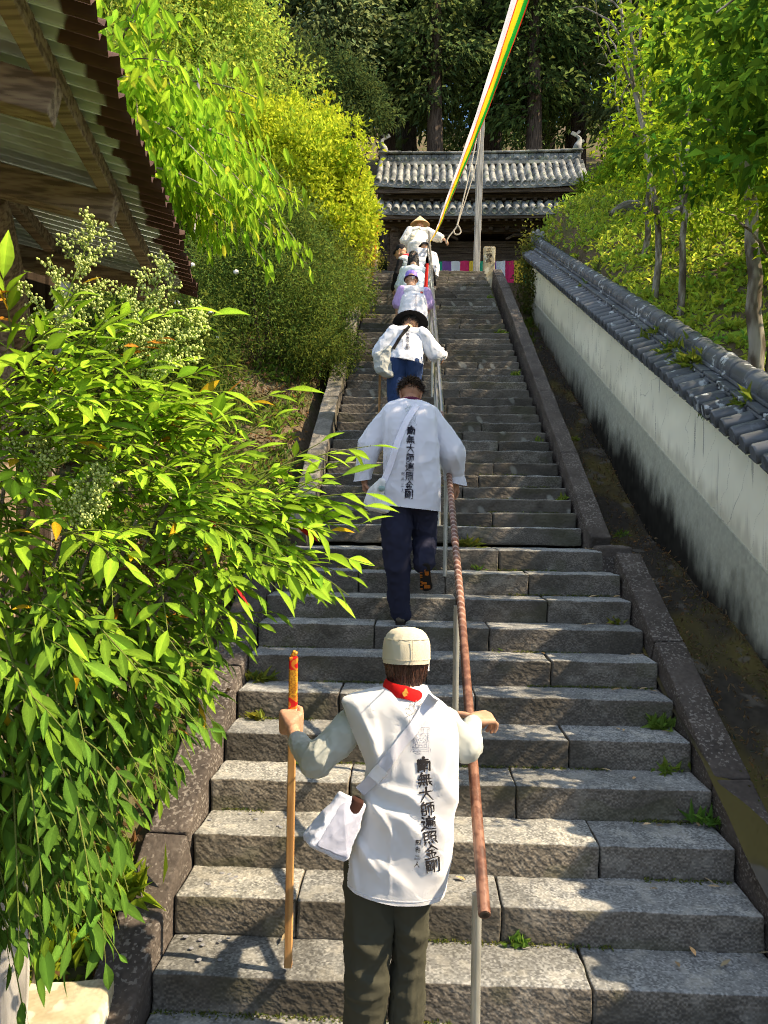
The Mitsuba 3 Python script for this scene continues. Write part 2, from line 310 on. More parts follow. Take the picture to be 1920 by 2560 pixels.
# side stones along the flights
def kerb_run(name, label, x0, x1, ys, top, depth, bsdf='kerb_stone'):
    k = thing(name, label, kind='structure')
    for a, b in zip(ys[:-1], ys[1:]):
        p0, p1 = np.array([(x0 + x1) / 2, a + .004, top(a) - depth / 2]), np.array([(x0 + x1) / 2, b - .004, top(b) - depth / 2])
        m = beam(p0, p1, abs(x1 - x0), depth, .02, jit=.012, seed=len(scene))
        part(k, 'edge_stone', m, bsdf, smooth=50)
    return k
lt = lambda y: np.interp(y, [LY(-4), LY(10)], [LZ(-4) + .03, LZ(10) + .03])
ut = lambda y: np.interp(y, [6.6, UY(0), UY(38)], [UZ(0) - .2, UZ(0) + .06, UZ(38) + .05])
kerb_run('left_kerb', 'speckled stone kerb along the left side of the lower steps', -1.32, -1.106, [1.9, 2.9, 3.95, 5.1, 6.45], lt, .5)
kerb_run('left_kerb', 'pale weathered kerb along the left side of the upper steps', -1.13, -.935, [6.86, 8.0, 9.6, 11.2, 12.8, 14.2, 15.6], ut, .55, 'old_stone')
kerb_run('right_kerb', 'dark lichened kerb along the right side of the lower steps', 1.645, 1.845, [1.9, 3.2, 4.35, 5.4, 6.42], lt, .5)
kerb_run('right_kerb', 'dark kerb along the right side of the upper steps', 1.54, 1.72, [6.86, 8.3, 9.8, 11.3, 12.8, 14.2, 15.7], ut, .55)
lk = thing('landing_stone', 'low stone filling the gap between the right kerbs at the landing', kind='structure')
scene[lk] = mikit.ply(place(rbox(.25, .5, .4, .03, 3, 4, 3, .02, 3), (1.69, 6.64, LZ(10) - .155)), 'kerb_stone', smooth=50)
# landing ends of the kerbs
zc = lambda y: np.interp(y, [1, 3, 4.5, 5.88, 8.04, 10.77, 16, 17], [-2.4, -1.78, -1.15, -.64, .04, 1.556, 4.36, 4.8])
yy = np.linspace(1, 16.6, 90); xx = np.linspace(1.62, 2.5, 10)
D = np.array([[x, y, zc(y) - .06 * math.sin((x - 1.6) / .9 * math.pi) - .13 + .02 * math.sin(y * 5 + x * 7)] for y in yy for x in xx]); D[:, 2] += .03 * nz3(D, 6, 2)
solo('drain_slope', tm(D, quads(len(yy), len(xx))), 'drain', 'black mossy concrete drain sloping down beside the wall', kind='structure', smooth=True)

# ---- tiled wall ----
WA = math.atan(-.024)          # the wall closes in slightly on the stairs
wx = lambda y: 2.44 - .006 * (y - 6)
ez = lambda y: .36 + .4615 * (y - 5.09)
wl = thing('tiled_wall', 'long white plaster wall with a grey tiled coping stepping up beside the stairs', 'wall')
ys = np.linspace(1.2, 16.1, 60)
def strip(prof):
    v = np.array([q for y in ys for q in prof(y)]); n = len(prof(ys[0])); return tm(v, quads(len(ys), n, True))
def capped(prof):
    m = strip(prof); n = len(prof(ys[0])); v = np.vstack([m.vertices, [m.vertices[:n].mean(0), m.vertices[-n:].mean(0)]]); k = len(v) - 2; j = np.arange(n); e = (len(ys) - 1) * n
    m = tm(v, np.vstack([m.faces, np.stack([j * 0 + k, (j + 1) % n, j], 1), np.stack([j * 0 + k + 1, e + j, e + (j + 1) % n], 1)]))
    if m.volume < 0: m.invert()
    return m
part(wl, 'plaster_panel', capped(lambda y: [(wx(y), y, ez(y) - .87), (wx(y) + .3, y, ez(y) - .87), (wx(y) + .3, y, ez(y) + .05), (wx(y), y, ez(y) + .05)]), 'plaster')
part(wl, 'plinth', capped(lambda y: [(wx(y) - .035, y, zc(y) - .4), (wx(y) + .33, y, zc(y) - .4), (wx(y) + .33, y, max(ez(y) - .85, zc(y) - .1)), (wx(y) - .012, y, max(ez(y) - .85, zc(y) - .1))]), 'plinth')
# coping: bed, round eaves tiles, pan tiles, two courses of ridge slabs, ridge caps
part(wl, 'coping_bed', capped(lambda y: [(wx(y) - .16, y, ez(y) + .0), (wx(y) + .46, y, ez(y) + .0), (wx(y) + .46, y, ez(y) + .03), (wx(y) + .19, y, ez(y) + .15), (wx(y) + .11, y, ez(y) + .15), (wx(y) - .16, y, ez(y) + .025)]), 'wall_tile')
def half_tube(L, r, n=8, t=.02):
    g = np.linspace(-.25 * math.pi, 1.25 * math.pi, n)
    pr = np.stack([np.cos(g) * r, np.sin(g) * r], 1); xs = [0, .012, L]; rr = [.9, 1., 1.]
    v = np.array([[x, a * k, b * k] for x, k in zip(xs, rr) for a, b in pr]); f = quads(len(xs), n)
    v = np.vstack([v, [[0, 0, 0]]]); c = len(v) - 1; f = np.vstack([f, [[c, i, i + 1] for i in range(n - 1)], [[c, n - 1, 0]]])
    return tm(v, f)
sl = math.atan(.4615); pitch_t = .40
rt = half_tube(.40, .064); pan = cat([rbox(.36, .15, .018, .006, 2, 1, 1)])
base_rt = place(rt, (-.21, 0, .045), ry=-.28); base_pan = place(pan, (.015, 0, .018), ry=-.28)
dt, dp = mikit.ply(base_rt, 'wall_tile', smooth=40), mikit.ply(base_pan, 'wall_tile', smooth=40)
y = 2.6; j = 0
while y < 16.0:
    M = T().translate([wx(y), y, ez(y)]).rotate([1, 0, 0], math.degrees(sl))
    part(wl, 'eaves_tile', {**dt, 'to_world': M @ T().rotate([0, 0, 1], float(rs.normal(0, 1.2)))}, None)
    M2 = T().translate([wx(y + .095), y + .095, ez(y + .095) - .004]).rotate([1, 0, 0], math.degrees(sl))
    part(wl, 'pan_tile', {**dp, 'to_world': M2 @ T().rotate([0, 0, 1], float(rs.normal(0, 1.)))}, None)
    y += .172
c1 = mikit.ply(place(rbox(.34, .262, .026, .008, 1, 1, 1), (.0, 0, 0)), 'wall_tile', smooth=40); c2 = mikit.ply(rbox(.2, .255, .03, .008, 1, 1, 1), 'wall_tile', smooth=40)
def cap_tile(L, r):
    xs = [-L / 2, -L / 2 + .03, L / 2 - .045, L / 2 - .04, L / 2]; rr = [1, 1, 1, 1.1, 1.1]; g = np.linspace(-.12 * math.pi, 1.12 * math.pi, 11)
    v = np.array([[math.cos(a) * r * k, x, math.sin(a) * r * k] for x, k in zip(xs, rr) for a in g]); return tm(v, quads(5, 11))
cp = mikit.ply(cap_tile(.30, .088), 'wall_tile', smooth=40)
for dy, zz, dct, nm, dx in ((.27, .175, c1, 'ridge_slab', .15), (.27, .208, c1, 'ridge_slab', .15), (.23, .245, c2, 'upper_slab', .15), (.26, .30, cp, 'ridge_cap', .15)):
    y = 2.6 + dy * rs.uniform(0, .5)
    while y < 16.1:
        part(wl, nm, {**dct, 'to_world': T().translate([wx(y) + dx + float(rs.normal(0, .003)), y, ez(y) + zz]).rotate([1, 0, 0], math.degrees(sl)).rotate([0, 0, 1], float(rs.normal(0, .8)))}, None)
        y += dy
orn = cat([place(lathe([(0, -.02), (.13, -.02), (.14, 0), (.13, .03), (.1, .035), (.08, .02), (0, .03)], 16), (0, 0, .02), rx=math.pi / 2), ball((-.09, .02, .14), (.05, .04, .07), 2), ball((.09, .02, .14), (.05, .04, .07), 2), ball((0, .02, .19), (.045, .04, .06), 2)])
part(wl, 'ridge_end_tile', place(orn, (wx(16.1) + .15, 16.16, ez(16.1) + .33), s=1.1), 'gate_tile', smooth=40)
# ==== temple gate (local frame: x along the front, y into the gate, z up) ====
gt = thing('temple_gate', 'dark timber temple gate with two grey tile roofs at the head of the stairs', 'gate')
GM = np.eye(4); ga = -.02; GM[:2, :2] = [[math.cos(ga), -math.sin(ga)], [math.sin(ga), math.cos(ga)]]; GM[:3, 3] = [1.62, 19.2, 5.05]
def G(m): m = m.copy(); m.apply_transform(GM); return m
def gp(name, m, b, **k): return part(gt, name, G(m if isinstance(m, trimesh.Trimesh) else cat(m)), b, **k)
def roof_face(y0, z0, y1, z1, sag, n=10):      # eave (y0,z0) to ridge (y1,z1)
    t = np.linspace(0, 1, n); return np.stack([y0 + (y1 - y0) * t, z0 + (z1 - z0) * t - sag * np.sin(t * math.pi)], 1)
def tiled_roof(nm, hw, prof, pitch, seg, rad, curl):
    n = len(prof); xs = np.linspace(-hw, hw, 41); lift = lambda x: curl * np.abs(x / hw) ** 3
    v = np.array([[x, a, b + lift(x)] for x in xs for a, b in prof]); f = quads(len(xs), n)
    lo = v - [0, 0, .07]; k = len(v)
    gp(nm + '_pan_tiles', tm(np.vstack([v, lo]), np.vstack([f, f[:, ::-1] + k])), 'gate_tile', kind='stuff', smooth=True)
    ed = tm(np.array([[x, prof[0][0] - .005, prof[0][1] + lift(x) + d] for x in xs for d in (.015, -.085)]), quads(len(xs), 2)); gp('eaves_edge', ed, 'gate_tile')
    g = np.linspace(-.05 * math.pi, 1.05 * math.pi, 9)
    for x in np.arange(-hw + .08, hw, pitch):
        L = len(prof) - 1
        sx = np.linspace(0, L, seg + 1)
        P = [np.array([np.interp(s, range(n), prof[:, 0]), np.interp(s, range(n), prof[:, 1])]) for s in sx]
        for q in range(seg):
            a, b = P[q], P[q + 1]; d = (b - a) / np.linalg.norm(b - a); nn = np.array([-d[1], d[0]]); e = rs.normal(0, .006)
            rows = [(a - d * (.03 if q else .0), rad * 1.03), (b, rad * .93)]
            vv = np.array([[x + e + math.cos(h) * r, *(c + nn * (math.sin(h) * r + .015) + [0, lift(x)])] for c, r in rows for h in g]); ff = quads(2, 9)
            m = tm(vv, ff)
            if q == 0:
                disc = lathe([(0, 0), (rad * .6, 0), (rad * .68, .018), (rad * 1.02, .022), (rad * 1.05, -.03)], 14)
                m = cat([m, place(disc, (x + e, a[0] - .005, a[1] + .03 + lift(x)), rx=math.pi / 2 + .1)])
            gp(nm + '_cover_tile', m, 'gate_tile', smooth=40)
up = roof_face(0, 3.22, 1.35, 4.36, .14); lo_ = roof_face(-.55, 2.33, .45, 2.93, .06)
tiled_roof('upper_roof', 2.72, up, .185, 5, .07, .10)
tiled_roof('lower_roof', 2.62, lo_, .2, 2, .078, .06)
bk = roof_face(2.75, 3.2, 1.36, 4.34, .1); xs_ = np.linspace(-2.7, 2.7, 8)
gp('back_roof', tm(np.array([[x, a, b] for x in xs_ for a, b in bk]), quads(8, len(bk))[:, ::-1]), 'gate_tile')
# ridge: carved courses, pale cap, end ornaments
gp('ridge_base', box((-2.7, 1.2, 4.30), (2.7, 1.5, 4.38)), 'gate_tile')
for i in range(27):
    x = -2.66 + i * .197
    m = rbox(.19, .2, .2, .015, 1, 1, 1); m = cat([place(m, (x + .095, 1.35, 4.485)), place(ball((0, 0, 0), (.055, .03, .055), 1), (x + .095, 1.25, 4.485)), place(ball((0, 0, 0), (.03, .02, .08), 1), (x + .03, 1.25, 4.485), ry=.6)])
    gp('ridge_panel_tile', m, 'gate_tile')
for i in range(18): gp('ridge_cap_tile', place(rbox(.298, .3, .055, .02, 1, 1, 1), (-2.55 + i * .3, 1.35, 4.625 + .04 * abs((i - 8.5) / 8.5) ** 2)), 'gate_tile')
def shachi():
    p = spline([(0, 0, 0), (.03, 0, .16), (-.03, 0, .32), (.06, 0, .46)], 12); b = tube(p, np.interp(np.linspace(0, 1, 12), [0, .25, .7, 1], [.1, .12, .06, .03]), 10)
    return cat([b, place(rbox(.16, .02, .1, .008, 1, 1, 1), (.12, 0, .5), ry=-.5), place(rbox(.1, .02, .07, .008, 1, 1, 1), (.0, 0, .55), ry=.9), place(rbox(.1, .02, .07, .006, 1, 1, 1), (-.1, 0, .3), ry=.5), ball((.02, 0, .05), (.14, .1, .1), 1)])
for s in (-1, 1): gp('roof_fish_ornament', place(shachi(), (s * 2.6, 1.35, 4.63), s=(-s, 1, 1)) if s > 0 else place(shachi(), (s * 2.6, 1.35, 4.63)), 'gate_tile', smooth=40, label=('left' if s < 0 else 'right') + ' fish shaped ridge end ornament')
onig = cat([ball((0, 0, 0), (.1, .07, .11), 2), ball((-.12, 0, .04), (.07, .05, .09), 1), ball((.1, -.02, -.1), (.08, .06, .07), 1), ball((-.04, -.04, .13), (.06, .05, .07), 1), ball((-.14, -.02, -.12), (.06, .05, .06), 1)])
for s in (-1, 1): gp('corner_ornament', place(onig, (s * 2.62, -.3, 2.62)), 'gate_tile', smooth=40)
# woodwork
gp('upper_wall', box((-2.25, .5, 2.6), (2.25, .62, 3.4)), 'gate_wood')
gp('upper_fascia', beam((-2.7, .07, 3.11), (2.7, .07, 3.11), .05, .1), 'gate_wood')
for x in np.arange(-2.5, 2.55, .21): gp('rafter', beam((x, .04, 3.12), (x, .7, 3.34), .06, .07, .006), 'gate_wood')
gp('upper_purlin', beam((-2.5, .36, 3.08), (2.5, .36, 3.08), .1, .12), 'gate_wood')
for x in np.arange(-2.3, 2.35, .26): gp('bracket', beam((x, .25, 2.98), (x, .52, 2.98), .09, .08, .01), 'gate_wood')
gp('flashing', rbox(4.9, .02, .1, .004, 2, 1, 1).apply_translation([0, .46, 2.97]), 'plaster')
gp('lower_fascia', beam((-2.6, -.5, 2.23), (2.6, -.5, 2.23), .06, .1), 'gate_wood'); gp('lower_purlin', beam((-2.5, -.1, 2.2), (2.5, -.1, 2.2), .14, .16), 'gate_wood')
for x in np.arange(-2.45, 2.5, .2): gp('lower_rafter', beam((x, -.5, 2.17), (x, .5, 2.62), .07, .08, .006), 'gate_wood')
for x in np.arange(-2.2, 2.25, .4): gp('bracket', beam((x, -.22, 2.07), (x, .1, 2.07), .1, .1, .012), 'gate_wood')
for z, h in ((2.10, .16),): gp('lintel', beam((-2.3, .0, z), (2.3, .0, z), .16, h, .012), 'gate_wood')
frog = tm2man(place(rbox(.7, .1, .22, .04, 3, 1, 1), (0, -.02, 1.73)))
for x in (-.9, .9): gp('frog_leg_strut', place(cat([rbox(.3, .08, .1, .04, 2, 1, 1), place(rbox(.26, .07, .07, .03, 1, 1, 1), (-.2, 0, -.05), ry=-.5), place(rbox(.26, .07, .07, .03, 1, 1, 1), (.2, 0, -.05), ry=.5)]), (x, -.05, 1.95)), 'gate_wood')
for x in (-2.15, 2.15): gp('pillar', lathe([(.0, 0), (.17, 0), (.15, .1), (.14, 2.2), (0, 2.2)], 16).apply_translation([x, .0, 0]), 'gate_wood', smooth=40)
for x in (-2.15, 2.15): gp('pillar', lathe([(.0, 0), (.15, 0), (.13, 2.2), (0, 2.2)], 16).apply_translation([x, 1.6, 0]), 'gate_wood', smooth=40)
gp('back_wall', box((-2.3, 2.4, 0), (2.3, 2.5, 3.2)), 'gate_wood'); gp('ceiling', box((-2.3, .2, 2.5), (2.3, 2.4, 2.56)), 'gate_wood')
for s in (-1, 1): gp('side_wall', box((s * 2.3, .1, 0), (s * 2.36, 2.4, 2.5)), 'gate_wood')
for z in (1.52, 1.68, 1.84): gp('plank', rbox(4.25, .06, .155, .008, 6, 1, 1, .004, int(z * 50)).apply_translation([0, .30, z]), 'gate_wood')
gp('plank_rail', beam((-2.15, .25, 1.42), (2.15, .25, 1.42), .09, .06), 'gate_wood', label='lighter rail under the plank wall')
gp('drain_pipe', tube([(2.42, -.2, 0), (2.42, -.2, 2.0), (2.44, -.45, 2.25)], .035, 8), 'galv')
# five-colour curtain hung under the planks
PAL = {'p': (.22, .10, .32), 'w': (.72, .76, .8), 'r': (.62, .04, .14), 'y': (.72, .52, .06), 'g': (.03, .36, .2)}
cu = thing('five_colour_curtain', 'curtain of purple, white, red, yellow and green cloth panels hung across the gate', 'curtain')
x = -2.1
for i, c in enumerate(('pwryg' * 4)[:19]):
    xs2 = np.linspace(x, x + .225, 6); zs2 = np.linspace(1.385, .8, 8)
    v = np.array([[a, .18 + .018 * math.sin(a * 21 + i) + .012 * math.sin(b * 9 + a * 5), b] for b in zs2 for a in xs2])
    m = G(tm(v, quads(8, 6))); part(cu, 'cloth_panel', m, 'cloth', smooth=True, color=colored(m, PAL[c])); x += .225
# ---- pole, rope, stone posts ----
pl = solo('flag_pole', beam((1.235, 15.92, 4.95), (1.30, 15.92, 8.32), .132, .132, .012, up=(0, 1, 0), jit=.006), 'grey_wood', 'tall square weathered grey wooden pole at the head of the stairs', 'pole')
def rope(p, r, n=80, name='rope', **k):
    q = spline(p, n); t, A, B = frames(q); w = np.arange(n) * .9
    ms = [tube(q + r * .5 * (np.cos(w + a)[:, None] * A + np.sin(w + a)[:, None] * B), r * .62, 5) for a in (0, 2.1, 4.2)]
    return cat(ms)
rm = cat([rope([(1.25, 15.78, 8.1), (1.08, 15.7, 7.15), (.90, 15.62, 6.3), (.80, 15.58, 5.86)], .014, 120), rope([(1.27, 15.78, 8.0), (1.16, 15.72, 7.1), (.98, 15.66, 6.45), (.82, 15.58, 5.9)], .011, 110),
          rope([(.80, 15.56, 5.9), (.86, 15.56, 5.84), (.87, 15.56, 5.72), (.78, 15.54, 5.70), (.75, 15.56, 5.78), (.81, 15.56, 5.84)], .015, 40), rope([(.80, 15.56, 5.86), (.70, 15.54, 5.72), (.615, 15.52, 5.585), (.60, 15.53, 5.50)], .013, 40)])
solo('hanging_rope', rm, 'cloth', 'knotted pale rope slanting from the tall grey pole to the hand of the topmost pilgrim', 'rope', color=colored(rm, (.5, .46, .38)), smooth=True)
sp = thing('inscribed_stone_post', 'square stone post carved with dark characters beside the tall grey pole', 'stone post')
part(sp, 'block', place(rbox(.235, .2, .95, .018, 3, 2, 6, .008, 5), (1.50, 15.98, 5.1)), 'pale_stone', smooth=50)
bp = thing('stone_post', 'plain grey stone post with an orange stick leaning on it, left of the top steps', 'stone post')
part(bp, 'block', place(rbox(.12, .12, .7, .012, 2, 2, 4, .005, 8), (-.87, 15.9, 5.22)), 'pale_stone', smooth=50)
os_ = tube([(-.9, 15.8, 5.0), (-.80, 15.86, 6.25)], .022, 8); solo('orange_stick', os_, 'cloth', 'thin orange stick leaning on the stone post left of the top steps', 'stick', color=colored(os_, (.8, .2, .03)))

# ---- five-colour streamer from the gate rail overhead ----
sr = thing('five_colour_streamer', 'long taut streamer of white, red, yellow and green cloth running down to the handrail', 'streamer')
a0, a1 = np.array([.245, 14.6, 5.2]), np.array([.50, 1.0, .60 + .15])
base = np.array([.43, 3.5, 2.349])
ln = (base - a0); end = a0 + ln * 1.14
tt = np.linspace(0, 1, 60); cen = a0 + (end - a0) * tt[:, None]; cen[:, 2] -= .16 * np.sin(tt * math.pi); cen[:, 0] += .012 * np.sin(tt * 9) * np.sin(tt * math.pi)
wd = np.interp(tt, [0, .12, 1], [.022, .042, .088])
offs = {'white': (-.5, -.17, (.78, .76, .8)), 'red_strip': (-.19, -.08, (.75, .05, .02)), 'yellow_strip': (-.12, .17, (.85, .55, .02)), 'green_strip': (.14, .47, (.02, .42, .04)), 'red_edge': (.45, .53, (.8, .05, .02))}
for nm, (u0, u1, c) in offs.items():
    us = np.linspace(u0, u1, 5)
    v = np.array([[cen[i, 0] + u * wd[i], cen[i, 1] + .012 * math.sin(u * 9), cen[i, 2] - .9 * wd[i] * (.25 - u * u) * .5 + .10 * u * wd[i] + .004 * math.sin(tt[i] * 60 + u * 6)] for i in range(60) for u in us])
    m = tm(v, quads(60, 5)); part(sr, nm + ('_strip' if nm == 'white' else ''), m, 'ribbon', smooth=True, color=colored(m, c))

# ---- handrail ----
hr = thing('handrail', 'brown pipe handrail on pale galvanised posts up the middle of the stairs', 'handrail')
zr = lambda y: np.interp(y, [2.66, 6.15, 7.1, 15.2], [-.91 + .543 * (2.66 - 3.5), -.91 + .543 * 2.65, UZ(0) + .96, UZ(38) - .22 + .86])
ry = np.concatenate([[2.66], np.linspace(2.9, 7.3, 40)])
part(hr, 'top_rail', tube(np.stack([.272 - .02 * np.abs(ry - 4.3) / 4, ry, zr(ry)], 1), .022, 14), 'rail_paint', smooth=50)
ry = np.linspace(7.3, 15.2, 40)
part(hr, 'upper_rail', tube(np.stack([np.interp(ry, [7.3, 15.2], [.262, .235]), ry, zr(ry)], 1), .021, 12), 'chrome', smooth=50, label='bare silver pipe of the upper handrail')
ry = np.linspace(6.75, 15.1, 40)
part(hr, 'lower_rail', tube(np.stack([np.interp(ry, [6.75, 15.2], [.235, .2]), ry, zr(ry) - .13], 1), .018, 10), 'chrome', smooth=50)
for (x, y, o) in [(.245, 2.75, .0), (.25, 4.3, .0), (.258, 6.1, 0), (.236, 7.05, .12), (.225, 8.3, .1), (.222, 9.75, .1), (.212, 11.1, .1), (.206, 12.4, .1), (.2, 13.8, .1), (.195, 15.0, .1)]:
    gz = LZ(np.floor((y - LY(0)) / .3132)) if y < 6.7 else UZ(np.floor((y - UY(0)) / .2257))
    top = float(zr(y)) - .02 - o
    part(hr, 'post', tube([(x, y, gz - .03), (x, y, top)], .0175 if y < 8 else .017, 12), 'galv', smooth=50)
    part(hr, 'post_clip', tube([(x, y, top - .03), (x + .02, y, top + .01)], .014, 8), 'galv')

for y in (3.4, 4.9, 6.15): part(hr, 'coupling', tube([(.272 - .02 * abs(y - 4.3) / 4, y - .03, float(zr(y - .03))), (.272 - .02 * abs(y - 4.3) / 4, y + .03, float(zr(y + .03)))], .0255, 14), 'rail_paint', smooth=50)
for y in np.arange(8.6, 15, 1.35): part(hr, 'coupling', tube([(float(np.interp(y, [7.3, 15.2], [.262, .235])), y - .03, float(zr(y - .03))), (float(np.interp(y, [7.3, 15.2], [.262, .235])), y + .03, float(zr(y + .03)))], .026, 12), 'galv', smooth=50)
ec = tube([(.264, 2.6585, float(zr(2.66)) - .0008), (.264, 2.6605, float(zr(2.66)) + .0003)], .0175, 14); part(hr, 'open_end', ec, 'dark_bark', label='dark open end of the brown pipe')
# ---- open shed with a rusty corrugated roof, upper left ----
sh = thing('shed', 'open timber shed with a rusty corrugated iron roof overhanging the path', 'shed')
EA = np.array([-.848, 1.918, 1.3]); ED = np.array([-.172, .985, 0]); EL = np.array([-.985, -.172, 0.])
R_ = lambda a, l, dz=0: EA + ED * a + EL * l + np.array([0, 0, .22 * l + dz])
na, nl = 420, 12; aa = np.linspace(-1.3, 2.66, na); la = np.linspace(0, 3.0, nl)
ragged = .014 * np.repeat(np.random.default_rng(2).normal(size=na // 6) * (np.random.default_rng(5).random(na // 6) > .5), 6) - .02
V = np.array([R_(a, l if j else ragged[i] + .03 * np.sin(a * 3.1) * .5, .019 * math.sin(a * 2 * math.pi / .076)) for i, a in enumerate(aa) for j, l in enumerate(la)])
part(sh, 'roof_sheet', tm(V, quads(na, nl)), 'tin', smooth=True, label='corrugated iron roof sheet with a dark rust band at its edge')
bm = lambda p0, p1, w, h, s: part(sh, 'timber', beam(p0, p1, w, h, .006, jit=.006, seed=s), 'shed_wood', smooth=45)
bm(R_(-.9, .19, -.05), R_(2.62, .19, -.05), .055, .07, 1)         # purlins along the eaves
bm(R_(-.9, .72, -.05), R_(2.62, .72, -.05), .055, .07, 2)
bm(R_(-.9, 1.3, -.05), R_(2.62, 1.3, -.05), .055, .07, 3)
for a, s in ((.34, 4), (1.16, 5), (2.3, 6)): bm(R_(a, .165, -.135), R_(a - .06, 2.6, -.155), .085, .115, s)
for a in (2.3,):
    q = R_(a, 1.0); lg = tube(spline([(q[0], q[1], -2.3), (q[0] + .03, q[1], -.6), (q[0] - .02, q[1], 1.4)], 14), .085, 12); part(sh, 'post', lg, 'shed_wood', smooth=50)
lg = tube(spline([R_(1.5, .80, -.1), R_(1.9, .86, -.28), R_(2.7, 1.05, -.5)], 12), np.linspace(.11, .10, 12), 14); part(sh, 'log_brace', lg, 'shed_wood', smooth=60)
for i in range(13):
    a = -1.1 + i * .3; q = R_(a, 2.0)
    part(sh, 'wall_board', place(rbox(.29, .025, 4.2, .006, 1, 1, 2, .004, i), (q[0], q[1], -.5), rz=math.atan2(ED[1], ED[0])), 'dark_bark')
for i in range(5):
    q = R_(2.72, .95 + i * .25); part(sh, 'wall_board', place(rbox(.245, .025, 3.9, .006, 1, 1, 2, .004, i), (q[0], q[1], -.55), rz=math.atan2(EL[1], EL[0])), 'dark_bark')
pp = tube(spline([(-1.375, 2.62, -2.3), (-1.368, 2.61, -1.6), (-1.40, 2.6, -.9)], 14), [.062 + .006 * math.sin(i * 2.1) for i in range(14)], 14)
solo('garden_post', pp, 'grey_wood', 'cracked weathered wooden post at the left edge beside the bush', 'post')
slab = rbox(.62, .46, .32, .02, 8, 6, 3, .01, 4)
solo('stone_slab', place(slab, (-1.49, 2.90, -2.10), rz=.12, rx=.03), 'pale_stone', 'flat pale lichen stained stone block at the foot of the left kerb', 'stone')
# ==== plants ====
def unit(v): return v / (np.linalg.norm(v, axis=-1, keepdims=True) + 1e-12)
def leaf_mesh(P, D, U, L, W, col, fold=.25, curl=0., detail=False):
    """Leaves with their stalks at P, pointing along D, upper side towards U. Returns (mesh, colours)."""
    P, D = np.asarray(P, float), unit(np.asarray(D, float)); n = len(P)
    S = unit(np.cross(D, U)); Nn = np.cross(S, D); L = np.broadcast_to(L, (n,))[:, None]; W = np.broadcast_to(W, (n,))[:, None]; cu = np.broadcast_to(curl, (n,))[:, None]
    if not detail:
        v = np.stack([P, P + D * L * .45 - S * W / 2 + Nn * W * fold, P + D * L - Nn * L * cu, P + D * L * .45 + S * W / 2 + Nn * W * fold], 1)
        f = np.array([[0, 3, 2], [0, 2, 1]]); k = 4
    else:
        st_ = [(0, 0), (.12, .34), (.3, .8), (.48, 1.), (.68, .78), (.86, .36), (1., .02)]
        rows = []
        for t, w in st_:
            m = P + D * L * t - Nn * L * cu * t * t
            rows += [m - S * W / 2 * w + Nn * W * fold * w, m, m + S * W / 2 * w + Nn * W * fold * w]
        v = np.stack(rows, 1); k = 21
        f = np.array([q for i in range(6) for j in (0, 1) for q in ([i * 3 + j, i * 3 + j + 1, i * 3 + j + 4], [i * 3 + j, i * 3 + j + 4, i * 3 + j + 3])])
    F_ = (f[None] + (np.arange(n) * k)[:, None, None]).reshape(-1, 3)
    return tm(v.reshape(-1, 3), F_), np.repeat(col, k, 0)
def hue(base, n, g, v=.25, yel=.15):
    base = np.asarray(base, float); a = np.exp(g.normal(0, v, (n, 1))); y = g.normal(0, yel, (n, 1))
    return np.clip(base * a * np.concatenate([1 + y, 1 + .35 * y, 1 - .3 * y], 1), .004, .9)
def clump_leaves(C, R, n, L, W, col, g, down=.3, out=.8, up=.6, v=.3, yel=.18, flat=1.0, curl=.15):
    """n leaves around each clump centre C."""
    C = np.asarray(C, float); k = len(C); R = np.broadcast_to(R, (k,))
    o = unit(g.normal(size=(k, n, 3))) * g.random((k, n, 1)) ** .45; o[..., 2] *= flat
    P = (C[:, None] + o * R[:, None, None]).reshape(-1, 3); N = len(P)
    D = out * unit(o.reshape(-1, 3)) + g.normal(0, .55, (N, 3)) + [0, 0, -down]; U = g.normal(0, .6, (N, 3)) + [0, 0, up]
    cc = np.repeat(hue(np.ones(3), k, g, .16, .12), n, 0)
    return leaf_mesh(P, D, U, L * g.uniform(.65, 1.25, N), W * g.uniform(.7, 1.2, N), hue(col, N, g, v, yel) * cc, curl=curl)
def limb(p, r0, r1, n=10, sides=7, wob=.0, g=rng):
    q = spline(p, n); q[1:-1] += g.normal(0, wob, (n - 2, 3)); return tube(q, np.linspace(r0, r1, n), sides)
def join(pairs):
    return cat([a for a, _ in pairs]), np.vstack([c for _, c in pairs])
def crown_part(k, pairs, bsdf='leaf', name='crown'):
    m, c = join(pairs); part(k, name, m, bsdf, smooth=False, color=c)

